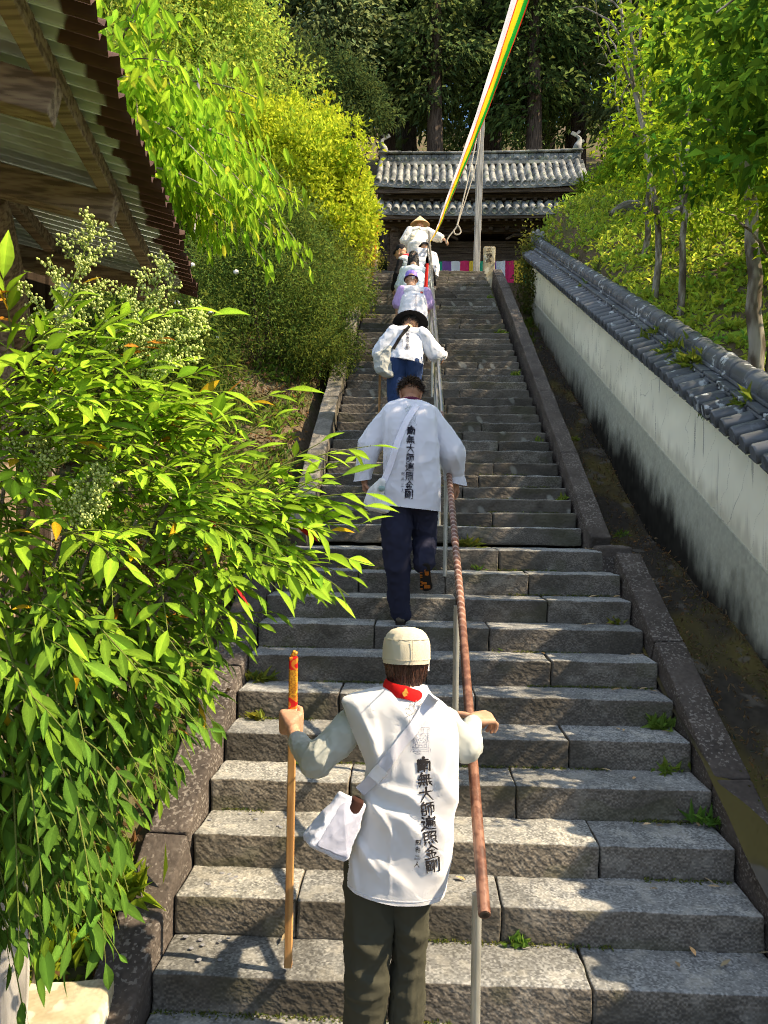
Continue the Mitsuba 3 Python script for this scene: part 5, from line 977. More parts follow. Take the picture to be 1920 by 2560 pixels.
trouser(p1, [[(A_(-.15, 3.0, -1.36), (.1, .11, .1)), (A_(-.147, 2.99, -1.55), (.096, .1, .08)), (A_(-.152, 2.97, -1.76), .083), (A_(-.164, 3.03, -2.06), .074)], [(A_(.005, 3.0, -1.36), (.1, .11, .1)), (A_(.012, 3.01, -1.56), (.068, .095, .08)), (A_(.006, 3.04, -1.75), .069), (A_(.0, 3.04, -2.06), .066)], [(A_(-.13, 3.0, -1.34), .1), (A_(-.01, 3.0, -1.34), .1)]], OLIVE, 3, .009, .011, 8, 7, fl=[([(-.235, -1.58), (-.06, -1.67)], .02, .011), ([(-.235, -1.70), (-.07, -1.775)], .018, .013), ([(-.24, -1.815), (-.10, -1.805)], .014, .013), ([(-.24, -1.85), (-.12, -1.89)], .014, .009), ([(-.05, -1.54), (.07, -1.61)], .018, .011), ([(-.05, -1.63), (.06, -1.70)], .02, .010), ([(.025, -1.72), (.012, -2.0)], .016, .008), ([(-.185, -1.9), (-.17, -2.08)], .016, .007), ([(-.12, -1.46), (-.05, -1.60)], .02, .010), ([(.06, -1.76), (-.04, -1.80)], .014, .007)])
for fx, hy in ((-.165, 2.98), (.0, 3.0)): shoe((fx, hy, -2.142 + .008), (.02, 1, 0), (0, 0, 1), .27, (.05, .03, .02), (.02, .018, .016), p1)
# cap, hair, collar
n = 40; prof = [(.0915, -.045), (.0935, -.03), (.0940, .0), (.0925, .03), (.0865, .046), (.085, .050), (.076, .069), (.059, .083), (.03, .092), (.0, .094)]
cp_ = lathe(prof, 48); cp_.vertices = np.array(cp_.vertices) * [1, 1.12, 1]; Vc = np.array(cp_.vertices)
tk = np.exp(-((Vc[:, 2] - .048) / .012) ** 2) * .004 * np.cos(np.arctan2(Vc[:, 1], Vc[:, 0]) * 16); Vc[:, :2] *= (1 - tk[:, None] * 8); cp_.vertices = Vc
capM = lambda m: place(place(m, rx=-.10), tuple(W1(0, -.006, .045)))
ck_ = cloth(p1, 'cap', capM(shift(cp_, .0012 * nz3(np.array(cp_.vertices), 30, 2))), (.56, .52, .40))
for z_, r_ in ((-.028, .0945), (.048, .0875)):
    a_ = np.linspace(0, 2 * math.pi, 60); b_ = capM(tube(np.stack([np.cos(a_) * r_, np.sin(a_) * r_ * 1.12, a_ * 0 + z_], 1), .0014, 5)); part(ck_, 'seam', b_, 'cloth', color=colored(b_, (.50, .465, .355)), smooth=True)
b_ = capM(tube(np.array([[.012 * math.cos(-1.3) + .02, -.094 * 1.13, z] for z in np.linspace(-.045, .048, 8)]), .0013, 5)); part(ck_, 'seam', b_, 'cloth', color=colored(b_, (.50, .465, .355)), smooth=True)
def hair1(i, q, n):
    a = q.uniform(math.pi * 1.02, math.pi * 1.98); r = q.uniform(.076, .088); ln = q.uniform(.07, .108) * (1 - .25 * abs(math.cos(a)) ** 3); t = np.linspace(0, 1, n)
    x, y = math.cos(a) * r, math.sin(a) * r * 1.1; return [W1(x * (1 - .12 * s) + q.normal(0, .002), y * (1 + .0 * s) + .012 * s, .012 - ln * s) for s in t]
strands(hair1, 900, .0034, (.055, .026, .018), gg, p1)
a_ = np.linspace(math.pi * .9, math.pi * 2.1, 40)
cv = np.array([[-.016 + math.cos(q) * (rr), 2.992 + math.sin(q) * (rr * 1.05), -.672 + zz + .010 * math.cos(q) * -1 - .022 * (math.cos(q) > .0) * math.cos(q)] for q in a_ for rr, zz in ((.078, .030), (.086, .022), (.092, .004), (.094, -.016))])
st1 = tm(cv, quads(40, 4)); cloth(p1, 'stole', st1, (.55, .012, .012), 'red stole collar round the neck')
eb = [stroke_poly(s, 26) for s in ([(20, 60), (50, 20), (80, 60)], [(50, 20), (50, 80)], [(30, 80), (70, 80)])]
em = lines_mesh(eb, lambda q: np.column_stack([-.018 + (q[:, 0] / 100 - .5) * .028, 2.992 - .0975 + 0 * q[:, 0] + .012 * (.5 - q[:, 1] / 100) * 1.0, -.663 - (q[:, 1] / 100 - .5) * .03]), 30); part(p1, 'emblem', em, 'print', color=colored(em, (.5, .26, .05)), smooth=False)
mk = cat([place(rbox(.004, .05, .06, .0015, 1, 2, 2), tuple(W1(.074, .055, -.02)), rz=-.5)]); part(p1, 'mask', mk, 'cloth', color=colored(mk, (.75, .75, .78)))
# strap and bag
strap = ribbon([(.085, -.672), (.04, -.745), (-.05, -.86), (-.12, -.955), (-.185, -1.035)], .043, S1, .014)
b1 = thing('shoulder_bag', 'white mesh shoulder bag with a dark bottle in it on the nearest pilgrim', 'bag')
part(b1, 'strap', strap, 'cloth', color=colored(strap, (.56, .57, .64)), smooth=True)
PB = lambda m: place(m, (-.255, 2.835, -1.145), ry=.46, rz=.25)
bo = soft([m3.Manifold.hull_points(np.vstack([sph((x, y, z), r) for x, y, z, r in ((-.045, .0, .095, .012), (.045, .0, .095, .012), (-.085, .02, -.085, .014), (.075, .02, -.085, .014), (-.07, -.03, -.085, .014), (.06, -.035, -.085, .014), (.0, -.032, .0, .015), (-.06, .015, .01, .014))]).astype(np.float32))], .009, 4)
bo = wrinkle(PB(bo), .007, 15, 2, (1, 1, .6)); wrinkle(bo, .002, 45, 4); part(b1, 'pouch', bo, 'cloth', color=colored(bo, (.56, .59, .68)), smooth=True)
rim = soft([m3.Manifold.hull_points(np.vstack([sph(p, .006) for p in ((-.03, -.012, .085), (.05, -.012, .085), (-.055, -.05, -.075), (.058, -.055, -.075), (.0, -.048, .02))]).astype(np.float32))], .008, 2)
rim = wrinkle(PB(rim), .004, 20, 6); part(b1, 'mesh_pocket', rim, 'cloth', color=colored(rim, (.40, .42, .52)), smooth=True, label='grey mesh pocket on the bag front')
bt = PB(place(lathe([(0, .03), (.022, .03), (.026, .02), (.026, -.12), (0, -.12)], 16), (.018, -.006, .088))); part(b1, 'bottle', bt, 'cloth', color=colored(bt, (.045, .02, .015)), label='dark bottle top in the bag')
bu_ = ribbon([(-.10, -.93), (-.135, -.975)], .05, S1, .016, .004, 8); part(b1, 'buckle', bu_, 'cloth', color=colored(bu_, (.72, .73, .76)), smooth=True)
# staff with its brocade cover
sf = thing('pilgrim_staff', 'square wooden staff with a red and gold brocade cover held by the nearest pilgrim', 'staff')
part(sf, 'shaft', beam((-.513, 3.318, -1.955), (-.507, 3.301, -.80), .032, .032, .004, up=(0, 1, 0)), 'staff_wood')
cvm = place(rbox(.036, .036, .27, .006, 2, 2, 10), (-.506, 3.299, -.748)); part(sf, 'brocade_cover', cvm, 'gold_brocade')
tip = place(rbox(.024, .024, .03, .006, 1, 1, 1), (-.503, 3.299, -.602), ry=.5); part(sf, 'cover_tip', tip, 'gold_brocade')
lb = place(rbox(.039, .039, .016, .003, 1, 1, 1), (-.5062, 3.299, -.842)); part(sf, 'paper_band', lb, 'cloth', color=colored(lb, (.6, .42, .3)))

# ---- second pilgrim: white wide-sleeved jacket ----
p2 = person('grey haired person in a white printed jacket and navy trousers, second from the bottom')
hb, W2 = head_bones((-.03, 5.77, .915), (-.06, 1, -.35), (0, .35, 1))
hl = hand_bones((-.362, 5.615, .275), (.12, .02, -1), (1, -.2, 0), -1, .55); hr_ = hand_bones((.318, 5.88, .275), (.25, .35, -.9), (-1, .1, -.3), 1, .35)
sh2L, el2L, cu2L, sh2R, el2R, cu2R = A_(-.165, 5.66, .745), A_(-.325, 5.62, .5), A_(-.368, 5.62, .272), A_(.10, 5.69, .735), A_(.285, 5.70, .47), A_(.315, 5.86, .285)
add_body(p2, hb + bone((A_(-.03, 5.74, .87), .058), (A_(-.03, 5.68, .76), .07)) + bone((sh2L, .05), (sh2R, .05)) + bone((sh2L, .045), (el2L, .036), (cu2L, .028)) + bone((sh2R, .045), (el2R, .036), (cu2R, .028)) + bone((A_(-.03, 5.62, .65), (.12, .07, .1)), (A_(-.03, 5.56, .15), (.11, .08, .1))) + bone((A_(-.12, 5.56, .1), .06), (A_(-.105, 5.52, -.35), .045), (A_(-.083, 5.57, -.7), .035)) + bone((A_(.06, 5.56, .1), .06), (A_(.085, 5.70, -.16), .045), (A_(.078, 5.5, -.33), .035)) + hl + hr_, .012, skin=(.44, .23, .14))
t2 = loft([(.868, -.088, .026, 5.72, .05), (.842, -.165, .075, 5.70, .085), (.80, -.222, .13, 5.67, .115), (.72, -.238, .162, 5.63, .14), (.60, -.232, .168, 5.60, .15), (.45, -.214, .182, 5.57, .15), (.30, -.218, .188, 5.56, .15), (.15, -.234, .194, 5.56, .155), (.02, -.24, .198, 5.56, .16), (-.02, -.24, .198, 5.56, .16)], 72, 60, 2.5)
hull2 = [tm2man(t2)] + bone((sh2L, .085), ((sh2L + el2L) / 2, .093), (el2L, (.088, .10, .09)), (cu2L + [0, 0, .03], (.062, .095, .06)), (cu2L + [-.006, 0, -.06], (.066, .11, .03))) + bone((sh2R, .085), ((sh2R + el2R) / 2, .095), (el2R, (.10, .11, .095)), (cu2R + [-.01, 0, .03], (.075, .1, .055)), (cu2R + [.006, 0, -.08], (.084, .115, .03)))
jm = m3.Manifold.batch_boolean(hull2, m3.OpType.Add)
jm = man2tm(jm.refine_to_length(.010)); jm = trimesh.Trimesh(jm.vertices, jm.faces); trimesh.smoothing.filter_taubin(jm, iterations=8)
V = np.array(jm.vertices); b_ = np.array(jm.vertex_normals)[:, 1] < 0
f2 = [([(-.20, .78), (-.21, .45)], .018, .012), ([(.125, .76), (.16, .42)], .018, .012), ([(-.2, .42), (-.05, .5)], .03, .010), ([(.16, .42), (.02, .35)], .03, .010), ([(-.2, .25), (-.05, .12)], .03, .009), ([(.15, .3), (.05, .15)], .03, .009), ([(-.1, .7), (-.14, .5)], .03, .008), ([(.05, .7), (.08, .5)], .03, .008), ([(-.34, .5), (-.38, .3)], .02, .01), ([(.28, .5), (.35, .35)], .02, .012), ([(.22, .55), (.30, .32)], .02, .01)]
shift(jm, seg_fold(V[:, [0, 2]], f2) * b_ + .011 * ((1 - np.abs(2 * meshkit.noise(V * [8, 8, 5] + 9, 2) - 1)) ** 3 - .25) + .003 * ((1 - np.abs(2 * meshkit.noise(V * 22 + 9, 4) - 1)) ** 3))
jm = cut(jm, [((.1, 0, 1), .055)], [(cu2L + [0, 0, -.012], (.15, .1, -1), .3), (cu2R + [.01, 0, -.03], (-.25, .1, -1), .3)])
jk = cloth(p2, 'jacket', jm, (.64, .65, .70))
S2 = back_surface(jm, .005)
write(jk, '南無大師遍照金剛', (-.020, .635), (-.032, .115), .058, S2, (.02, .02, .03), 12); write(jk, '同行二人', (-.072, .31), (-.078, .155), .026, S2, (.03, .03, .045), 9, 1.25)
lotus(jk, (-.028, .80), .085, .075, S2, (.3, .36, .3)); drawing(jk, (-.025, .725), .10, .085, S2, (.35, .38, .4), 1.8)
s2 = ribbon([(.02, .80), (-.04, .70), (-.115, .52), (-.165, .36), (-.215, .24)], .045, S2, .014)
b2 = thing('shoulder_bag', 'slack white cloth bag on a wide strap at the hip of the second pilgrim', 'bag'); part(b2, 'strap', s2, 'cloth', color=colored(s2, (.78, .78, .87)), smooth=True)
pb = soft(bone((A_(-.225, 5.43, .235), (.026, .035, .03)), (A_(-.262, 5.44, .16), (.05, .045, .05)), (A_(-.272, 5.44, .085), (.072, .048, .05)), (A_(-.215, 5.44, .055), (.045, .045, .04))), .014, 6); wrinkle(pb, .014, 13, 7, (1, 1, .5)); part(b2, 'pouch', pb, 'cloth', color=colored(pb, (.66, .67, .64)), smooth=True)
tg = place(lathe([(0, .02), (.02, .015), (.024, 0), (.02, -.015), (0, -.02)], 10), (-.222, 5.39, .19)); part(b2, 'charm', tg, 'cloth', color=colored(tg, (.25, .36, .34)))
trouser(p2, [[(A_(-.115, 5.57, .12), (.118, .12, .1)), (A_(-.115, 5.53, -.12), (.105, .11, .1)), (A_(-.105, 5.51, -.36), .085), (A_(-.082, 5.565, -.70), .069)], [(A_(.062, 5.58, .12), (.12, .12, .1)), (A_(.078, 5.66, -.06), (.098, .11, .1)), (A_(.09, 5.68, -.17), (.083, .09, .08)), (A_(.083, 5.54, -.29), .078), (A_(.08, 5.50, -.325), .072)], [(A_(-.1, 5.58, .12), .11), (A_(.05, 5.58, .12), .11)]], NAVY, 12, .013, .016)
shoe((-.080, 5.49, -.780), (0, 1, 0), (0, 0, 1), .27, (.10, .09, .07), (.025, .022, .02), p2); shoe((.088, 5.425, -.335), (.05, .60, -.80), (0, .80, .60), .27, (.17, .09, .035), (.022, .02, .018), p2, (.40, .13, .02))
def scalp(k, W, c, col, n, ln=.035, r=.0042, low=-.035, gg=gg, back=True, jit=.012):
    def f(i, q, m):
        o = unit(q.normal(size=3)); o[2] = abs(o[2]) * 1.1 + low * 8 * (q.random() < .45) * (o[1] < .25); o = unit(o)
        if o[1] > .55: o[1] *= -1
        b = A_(o[0] * .079, o[1] * .093 - .008, o[2] * .09 + .03); d = unit(A_(o[0] * .4, o[1] * .4 - .45, o[2] * .2 - .55) + q.normal(0, .25, 3)); t = np.linspace(0, 1, m)
        return [W(*(b + d * ln * s * q.uniform(.98, 1.02) + A_(*o) * .008 * math.sin(s * 2.6))) for s in t]
    return strands(f, n, r, col, gg, k)
scalp(p2, W2, None, (.055, .035, .022), 1000, .04, .0034)
ck2 = tube(np.array([W2(math.cos(a) * .072, math.sin(a) * .075 - .02, -.085 + .0 * a) for a in np.linspace(math.pi * 1.0, math.pi * 2., 16)]), .014, 8); part(p2, 'scarf', ck2, 'cloth', color=colored(ck2, (.10, .02, .05)), smooth=True)

# ---- the pilgrims further up ----
def pilgrim(k, P, top_col, sleeve_col, leg_col, skin=SKIN, tops=1.0, sl_r=(.075, .08, .07), sl_to='wr', hem=None, edge=.02, face=(0, 1, -.2), hands=True, seed=1, wr=.012, name='jacket', leg_r=(.1, .08, .065), hem_n=(0, 0, 1)):
    """P: joints hd, nk, shL/R, elL/R, wrL/R, hip, knL/R, anL/R. The body, its upper garment, sleeves, trousers and shoes."""
    P = {a: A_(*b) for a, b in P.items()}; hb, W = head_bones(P['hd'], face, (0, .3, 1))
    hpL, hpR = P['hip'] + [-.085, 0, 0], P['hip'] + [.085, 0, 0]
    ms = hb + bone((P['hd'] * .6 + P['nk'] * .4, .052), (P['nk'], .06)) + bone((P['shL'], .045), (P['shR'], .045)) + bone((P['nk'] - [0, .02, .1], (.1, .07, .09)), (P['hip'], (.11, .08, .09)))
    for s in 'LR':
        ms += bone((P['sh' + s], .042), (P['el' + s], .034), (P['wr' + s], .026)); hp = hpL if s == 'L' else hpR; ms += bone((hp, .055), (P['kn' + s], .042), (P['an' + s], .034))
        if hands: ms += hand_bones(P['wr' + s], unit(P['wr' + s] - P['el' + s]) + [0, .1, -.25], (-.6 if s == 'R' else .6, .2, -.6), 1 if s == 'R' else -1, .55)
    add_body(k, ms, .014, skin, 6)
    ctr = (P['shL'] + P['shR']) / 2; bd = [(P['nk'] - [0, .0, .01], (.07, .06, .03)), ((ctr + P['nk']) / 2 - [0, .01, .06], (.165 * tops, .10, .06)), (ctr * .6 + P['hip'] * .4, (.185 * tops, .13, .1)), (P['hip'] + [0, 0, .02], (.205 * tops, .15, .1)), (P['hip'] - [0, 0, .15], (.21 * tops, .155, .06))]
    torso = bone(*bd) + bone((P['shL'], .068), (ctr, .09), (P['shR'], .068)); sl = []
    for s in 'LR':
        a, b, c = P['sh' + s], P['el' + s], P['wr' + s]
        if sl_to == 'wr': sl += bone((a, sl_r[0]), (b, sl_r[1]), (c + unit(c - b) * .02, sl_r[2]))
        elif sl_to == 'el': sl += bone((a, sl_r[0]), (a + (b - a) * .75, sl_r[1]))
    same = sleeve_col == top_col
    tm_ = m3.Manifold.batch_boolean(torso + (sl if same else []), m3.OpType.Add)
    q = man2tm(tm_.refine_to_length(edge)); q = trimesh.Trimesh(q.vertices, q.faces); trimesh.smoothing.filter_taubin(q, iterations=8); wrinkle(q, wr, 9, seed, (1, 1, .7)); wrinkle(q, wr * .4, 22, seed + 2)
    bxs = [(P['wr' + s] - unit(P['wr' + s] - P['el' + s]) * .03, P['wr' + s] - P['el' + s], .16) for s in 'LR'] if (same and sl_to == 'wr') else []
    q = cut(q, [(hem_n, hem)] if hem is not None else [], bxs)
    jk = cloth(k, name, q, top_col)
    if not same and sl: q2 = soft(sl, edge, 8); wrinkle(q2, wr * .8, 12, seed + 5); cloth(k, 'sleeves', q2, sleeve_col)
    trouser(k, [[(hpL, (.11, .12, .1)), (P['knL'], leg_r[1]), (P['anL'] + [0, 0, .03], leg_r[2])], [(hpR, (.11, .12, .1)), (P['knR'], leg_r[1]), (P['anR'] + [0, 0, .03], leg_r[2])]], leg_col, seed + 7, edge, .012)
    for s in 'LR': shoe(P['an' + s] + [0, -.09, -.075], (0, 1, 0), (0, 0, 1), .25, (.05, .045, .04), (.02, .02, .02), k)
    return jk, q, W
# third: jeans, wide black hat
p3 = person('person in a wide black hat, printed white shirt and blue jeans, third from the bottom')
zf = UZ(7)
jk3, q3, W3 = pilgrim(p3, dict(hd=(-.06, 8.72, 2.16), nk=(-.09, 8.62, 2.10), shL=(-.25, 8.56, 2.03), shR=(.07, 8.58, 2.02), elL=(-.39, 8.55, 1.80), elR=(.215, 8.62, 1.83), wrL=(-.37, 8.62, 1.66), wrR=(.268, 8.74, 1.835), hip=(-.115, 8.47, 1.70), knL=(-.21, 8.50, 1.24), knR=(-.02, 8.60, 1.27), anL=(-.20, 8.52, zf + .075), anR=(-.02, 8.62, zf + .075)),
                       (.62, .66, .74), (.62, .66, .74), (.03, .055, .14), hem=1.655, hem_n=(.18, 0, 1), sl_r=(.085, .092, .085), tops=.96, seed=3)
S3 = back_surface(q3, .006); write(jk3, '大師遍照金剛', (-.085, 2.06), (-.085, 1.80), .042, S3, (.03, .03, .05), 9); write(jk3, '同行二人', (-.138, 1.93), (-.145, 1.84), .02, S3, (.05, .05, .07), 9, 1.25)
hat = lathe([(0, .105), (.05, .10), (.082, .075), (.09, .01), (.10, .0), (.155, -.022), (.20, -.035), (.203, -.04), (.155, -.032), (.095, -.012), (.088, -.012)], 40); hat = place(hat, tuple(W3(0, .0, .045)), rx=-.62); cloth(p3, 'hat', shift(hat, .006 * nz3(np.array(hat.vertices), 7, 3)), BLK)
scalp(p3, W3, None, (.07, .065, .06), 420, .03, .004); 
s3 = ribbon([(-.065, 2.10), (-.14, 2.0), (-.20, 1.90), (-.24, 1.82)], .034, S3, .012); b3 = thing('shoulder_bag', 'bulging grey white bag on a black strap carried by the third pilgrim', 'bag'); part(b3, 'strap', s3, 'cloth', color=colored(s3, BLK), smooth=True)
pb = soft(bone((A_(-.29, 8.42, 1.84), (.03, .03, .03)), (A_(-.36, 8.42, 1.74), (.10, .06, .05)), (A_(-.34, 8.40, 1.60), (.095, .06, .06)), (A_(-.28, 8.38, 1.55), (.05, .05, .04))), .016, 5); wrinkle(pb, .018, 12, 5); part(b3, 'pouch', pb, 'cloth', color=colored(pb, (.42, .43, .40)), smooth=True)
s_ = beam((-.392, 8.66, 1.7), (-.405, 8.73, UZ(7)), .026, .026, .004, up=(0, 1, 0)); solo('pilgrim_staff', s_, 'staff_wood', 'plain wooden staff held in the left hand of the third pilgrim', 'staff')
# fourth: lavender sleeves, purple cap
p4 = person('person in a purple cap and white vest over lavender sleeves, behind the black hat')
zf = UZ(15)
jk4, q4, W4 = pilgrim(p4, dict(hd=(-.07, 10.72, 3.285), nk=(-.06, 10.62, 3.17), shL=(-.19, 10.55, 3.08), shR=(.13, 10.55, 3.06), elL=(-.25, 10.55, 2.86), elR=(.18, 10.58, 2.88), wrL=(-.25, 10.62, 2.70), wrR=(.15, 10.68, 2.80), hip=(-.04, 10.44, 2.70), knL=(-.13, 10.5, 2.32), knR=(.05, 10.58, 2.36), anL=(-.13, 10.50, zf + .075), anR=(.05, 10.60, zf + .075)),
                       (.76, .76, .80), (.50, .36, .66), (.12, .12, .13), hem=2.56, sl_to='el', sl_r=(.08, .085, .08), tops=.98, seed=5, name='vest')
c4 = lathe([(0, .10), (.05, .096), (.082, .07), (.089, .02), (.089, -.02)], 36); c4 = place(c4, tuple(W4(0, -.005, .04)), rx=-.30); a4 = np.arctan2(np.array(c4.vertices)[:, 1] - 10.7, np.array(c4.vertices)[:, 0] + .07)
ck4 = part(p4, 'cap', c4, 'cloth', color=np.where((np.sin(np.array(c4.vertices)[:, 0] * 260) > .2)[:, None], (.20, .12, .55), (.33, .27, .66)), smooth=True)
bb = place(lathe([(.089, .006), (.1, .004), (.105, -.012), (.09, -.012)], 36), tuple(W4(0, -.005, .018)), rx=-.30); part(ck4, 'band', bb, 'cloth', color=colored(bb, (.05, .02, .06)), smooth=True)
mk4 = cat([box((-.062, 10.607, 3.30), (-.022, 10.612, 3.308)), box((-.056, 10.607, 3.275), (-.048, 10.612, 3.30)), box((-.036, 10.607, 3.275), (-.028, 10.612, 3.30))]); part(ck4, 'emblem', mk4, 'print', color=colored(mk4, (.8, .8, .8)), smooth=False)
S4 = back_surface(q4, .006); bl = lines_mesh([sg.Point(50, 50).buffer(40)], lambda q: S4(np.column_stack([.075 + (q[:, 0] / 100 - .5) * .05, 3.045 - (q[:, 1] / 100 - .5) * .035])), 30); part(jk4, 'red_stamp', bl, 'print', color=colored(bl, (.75, .15, .1)), smooth=False)
write(jk4, '南無大師遍照金剛', (.0, 3.02), (.0, 2.75), .03, S4, (.45, .42, .45), 7)
s4 = thing('pilgrim_staff', 'staff in a bright red cloth cover with a bell, held by the lavender sleeved pilgrim', 'staff')
cv4 = tube(np.array([[.148, 10.72, 3.52], [.135, 10.72, 3.2], [.118, 10.70, 2.78]]), [.020, .026, .022], 8); part(s4, 'red_cover', cv4, 'cloth', color=colored(cv4, (.72, .03, .02)), smooth=True)
cv5 = beam((.116, 10.70, 2.78), (.095, 10.70, UZ(16)), .036, .036, .004, up=(0, 1, 0)); part(s4, 'shaft', cv5, 'cloth', color=colored(cv5, (.75, .17, .02)), smooth=False)
be4 = lathe([(0, .10), (.012, .09), (.02, .06), (.022, .02), (.015, 0), (0, 0)], 10).apply_translation([.149, 10.72, 3.53]); part(s4, 'bell', be4, 'chrome')
# fifth: long black hair
p5 = person('person with long black hair and a pale printed vest in the middle of the group')
zf = UZ(22)
jk5, q5, W5 = pilgrim(p5, dict(hd=(-.05, 12.35, 4.12), nk=(-.05, 12.25, 3.99), shL=(-.19, 12.18, 3.88), shR=(.11, 12.18, 3.87), elL=(-.26, 12.2, 3.64), elR=(.17, 12.24, 3.66), wrL=(-.22, 12.3, 3.45), wrR=(.19, 12.42, 3.60), hip=(-.04, 12.05, 3.52), knL=(-.13, 12.1, 3.18), knR=(.05, 12.2, 3.2), anL=(-.13, 12.08, zf + .075), anR=(.05, 12.2, zf + .075)),
                       (.66, .74, .78), (.62, .70, .72), (.10, .10, .11), hem=3.42, seed=8, name='vest')
def hair5(i, q, n):
    a = q.uniform(math.pi * .98, math.pi * 2.02); t = np.linspace(0, 1, n); r = q.uniform(.078, .09); top = q.uniform(.02, .1)
    return [W5(math.cos(a) * r * (1 - .35 * top / .1 + .3 * s), math.sin(a) * r * 1.05 * (1 - .3 * top / .1 + .25 * s) - .01, top + .02 - s * .21) for s in t]
strands(hair5, 500, .0055, (.012, .011, .011), gg, p5)
# sixth: black cap, face turned left, black sleeves
p6 = person('person in a black cap with the face turned left, white vest over long black sleeves')
zf = UZ(26)
jk6, q6, W6 = pilgrim(p6, dict(hd=(-.275, 13.30, 4.56), nk=(-.20, 13.22, 4.46), shL=(-.25, 13.15, 4.38), shR=(.16, 13.15, 4.34), elL=(-.33, 13.08, 4.12), elR=(.27, 13.2, 4.15), wrL=(-.375, 13.12, 3.90), wrR=(.295, 13.33, 4.05), hip=(-.02, 13.0, 3.98), knL=(-.11, 13.0, 3.68), knR=(.07, 13.1, 3.7), anL=(-.11, 12.98, zf + .075), anR=(.07, 13.1, zf + .075)),
                       (.74, .77, .82), (.014, .014, .016), (.05, .05, .06), hem=3.88, seed=13, name='vest', face=(-.92, .35, -.15), sl_r=(.066, .058, .05))
c6 = lathe([(0, .1), (.05, .095), (.08, .068), (.087, .02), (.087, -.01)], 30); c6 = place(c6, tuple(W6(0, -.005, .045)), ry=-.12); kc6 = cloth(p6, 'cap', c6, (.02, .02, .024))
bx6 = np.array([W6(x, .07 + .075 * (1 - (x / .07) ** 2), .035 - .02 * (1 - (x / .07) ** 2) + d) for d in (.004, -.004) for x in np.linspace(-.07, .07, 12)] + [W6(x, .05, .035 + d) for d in (.004, -.004) for x in np.linspace(-.07, .07, 12)])
i_ = np.arange(11); fs = []
for a, b in ((0, 24), (36, 12), (12, 0), ): fs += [[a + i, b + i, b + i + 1] for i in i_] + [[a + i, b + i + 1, a + i + 1] for i in i_]
pk = tm(bx6, fs); part(kc6, 'peak', pk, 'cloth', color=colored(pk, (.02, .02, .024)), smooth=False)
r6 = tube(np.array([A_(-.20, 13.25, 4.47) + [.075 * math.cos(a), .075 * math.sin(a), .02 * math.cos(a)] for a in np.linspace(math.pi, 2 * math.pi, 12)]), .022, 8); cloth(p6, 'stole', r6, (.6, .05, .07), 'red stole at the neck')
for q in (-1, 1):
    e_ = ball(W6(q * .03, .075, .02), .011, 1); part(p6, 'eye', e_, 'skin', color=colored(e_, (.05, .03, .02)))
# seventh: white jacket, dark hat
p7 = person('person in a white jacket and dark hat just below the conical hat')
zf = UZ(31)
jk7, q7, W7 = pilgrim(p7, dict(hd=(.15, 14.52, 5.04), nk=(.18, 14.42, 4.98), shL=(.05, 14.34, 4.93), shR=(.31, 14.34, 4.85), elL=(-.02, 14.3, 4.70), elR=(.36, 14.4, 4.62), wrL=(.02, 14.42, 4.55), wrR=(.28, 14.55, 4.62), hip=(.2, 14.2, 4.55), knL=(.12, 14.2, 4.3), knR=(.28, 14.3, 4.32), anL=(.12, 14.2, zf + .075), anR=(.28, 14.3, zf + .075)),
                       (.76, .75, .80), (.76, .75, .80), (.30, .30, .32), hem=4.42, seed=17, sl_r=(.075, .08, .075))
c7 = place(lathe([(0, .1), (.05, .095), (.08, .068), (.09, .02), (.12, .0), (.122, -.006), (.088, .006)], 30), tuple(W7(0, .0, .035)), rx=-.4); cloth(p7, 'hat', c7, (.02, .022, .028))
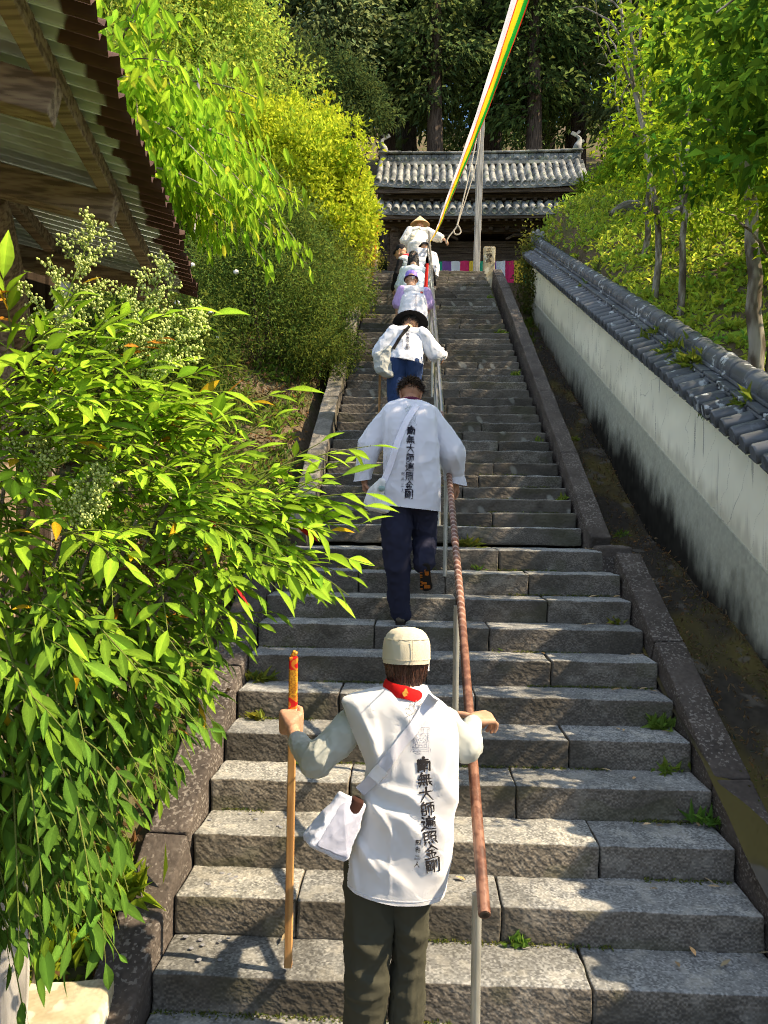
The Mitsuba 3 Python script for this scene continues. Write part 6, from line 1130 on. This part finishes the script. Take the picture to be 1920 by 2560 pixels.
# eighth: conical sedge hat at the top
p8 = person('person in a conical straw hat and white robe at the stairhead, hand on the rope')
zf = UZ(36)
jk8, q8, W8 = pilgrim(p8, dict(hd=(.06, 15.78, 5.93), nk=(.04, 15.68, 5.86), shL=(-.14, 15.62, 5.80), shR=(.22, 15.62, 5.78), elL=(-.24, 15.6, 5.58), elR=(.38, 15.62, 5.68), wrL=(-.16, 15.7, 5.42), wrR=(.55, 15.58, 5.61), hip=(.02, 15.45, 5.42), knL=(-.07, 15.4, 5.15), knR=(.11, 15.45, 5.15), anL=(-.07, 15.36, zf + .075), anR=(.11, 15.42, zf + .075)),
                       (.80, .78, .74), (.80, .78, .74), (.6, .6, .6), hem=5.2, seed=23, sl_r=(.085, .10, .055), face=(.1, 1, -.3))
h8 = lathe([(0, .20), (.015, .19), (.2, .0), (.205, -.01), (.195, -.006), (.0, .17)], 40); h8 = place(h8, tuple(W8(0, .0, .06)), rx=-.14); hk8 = part(p8, 'conical_hat', h8, 'cloth', color=np.array([(.62, .48, .28) if (i // 4) % 2 else (.56, .43, .25) for i in range(len(h8.vertices))]), smooth=False)
rr8 = place(tube(np.array([[math.cos(a) * .19, math.sin(a) * .19, .0] for a in np.linspace(0, 6.283, 40)]), .008, 5), tuple(W8(0, .0, .06)), rx=-.14); part(hk8, 'rim_binding', rr8, 'cloth', color=colored(rr8, (.5, .2, .06)), smooth=True)
S8 = back_surface(q8, .008); b8 = ribbon([(.06, 5.84), (.0, 5.72), (-.06, 5.62)], .03, S8, .012); tass = thing('shoulder_bag', 'cream bag with a strap on the back of the pilgrim in the conical hat', 'bag'); part(tass, 'strap', b8, 'cloth', color=colored(b8, (.62, .56, .42)), smooth=True)
pb = soft(bone((A_(-.08, 15.42, 5.62), (.05, .04, .03)), (A_(-.10, 15.41, 5.50), (.07, .045, .06))), .016, 4); wrinkle(pb, .012, 14, 5); part(tass, 'pouch', pb, 'cloth', color=colored(pb, (.62, .58, .45)), smooth=True)
# carved lettering of the stone post at the gate
write(sp, '三福寺', (1.50, 5.545), (1.49, 5.20), .13, lambda P: np.column_stack([P[:, 0], P[:, 0] * 0 + 15.867, P[:, 1]]), (.035, .03, .025), 13, 1.15, 'carved_character')
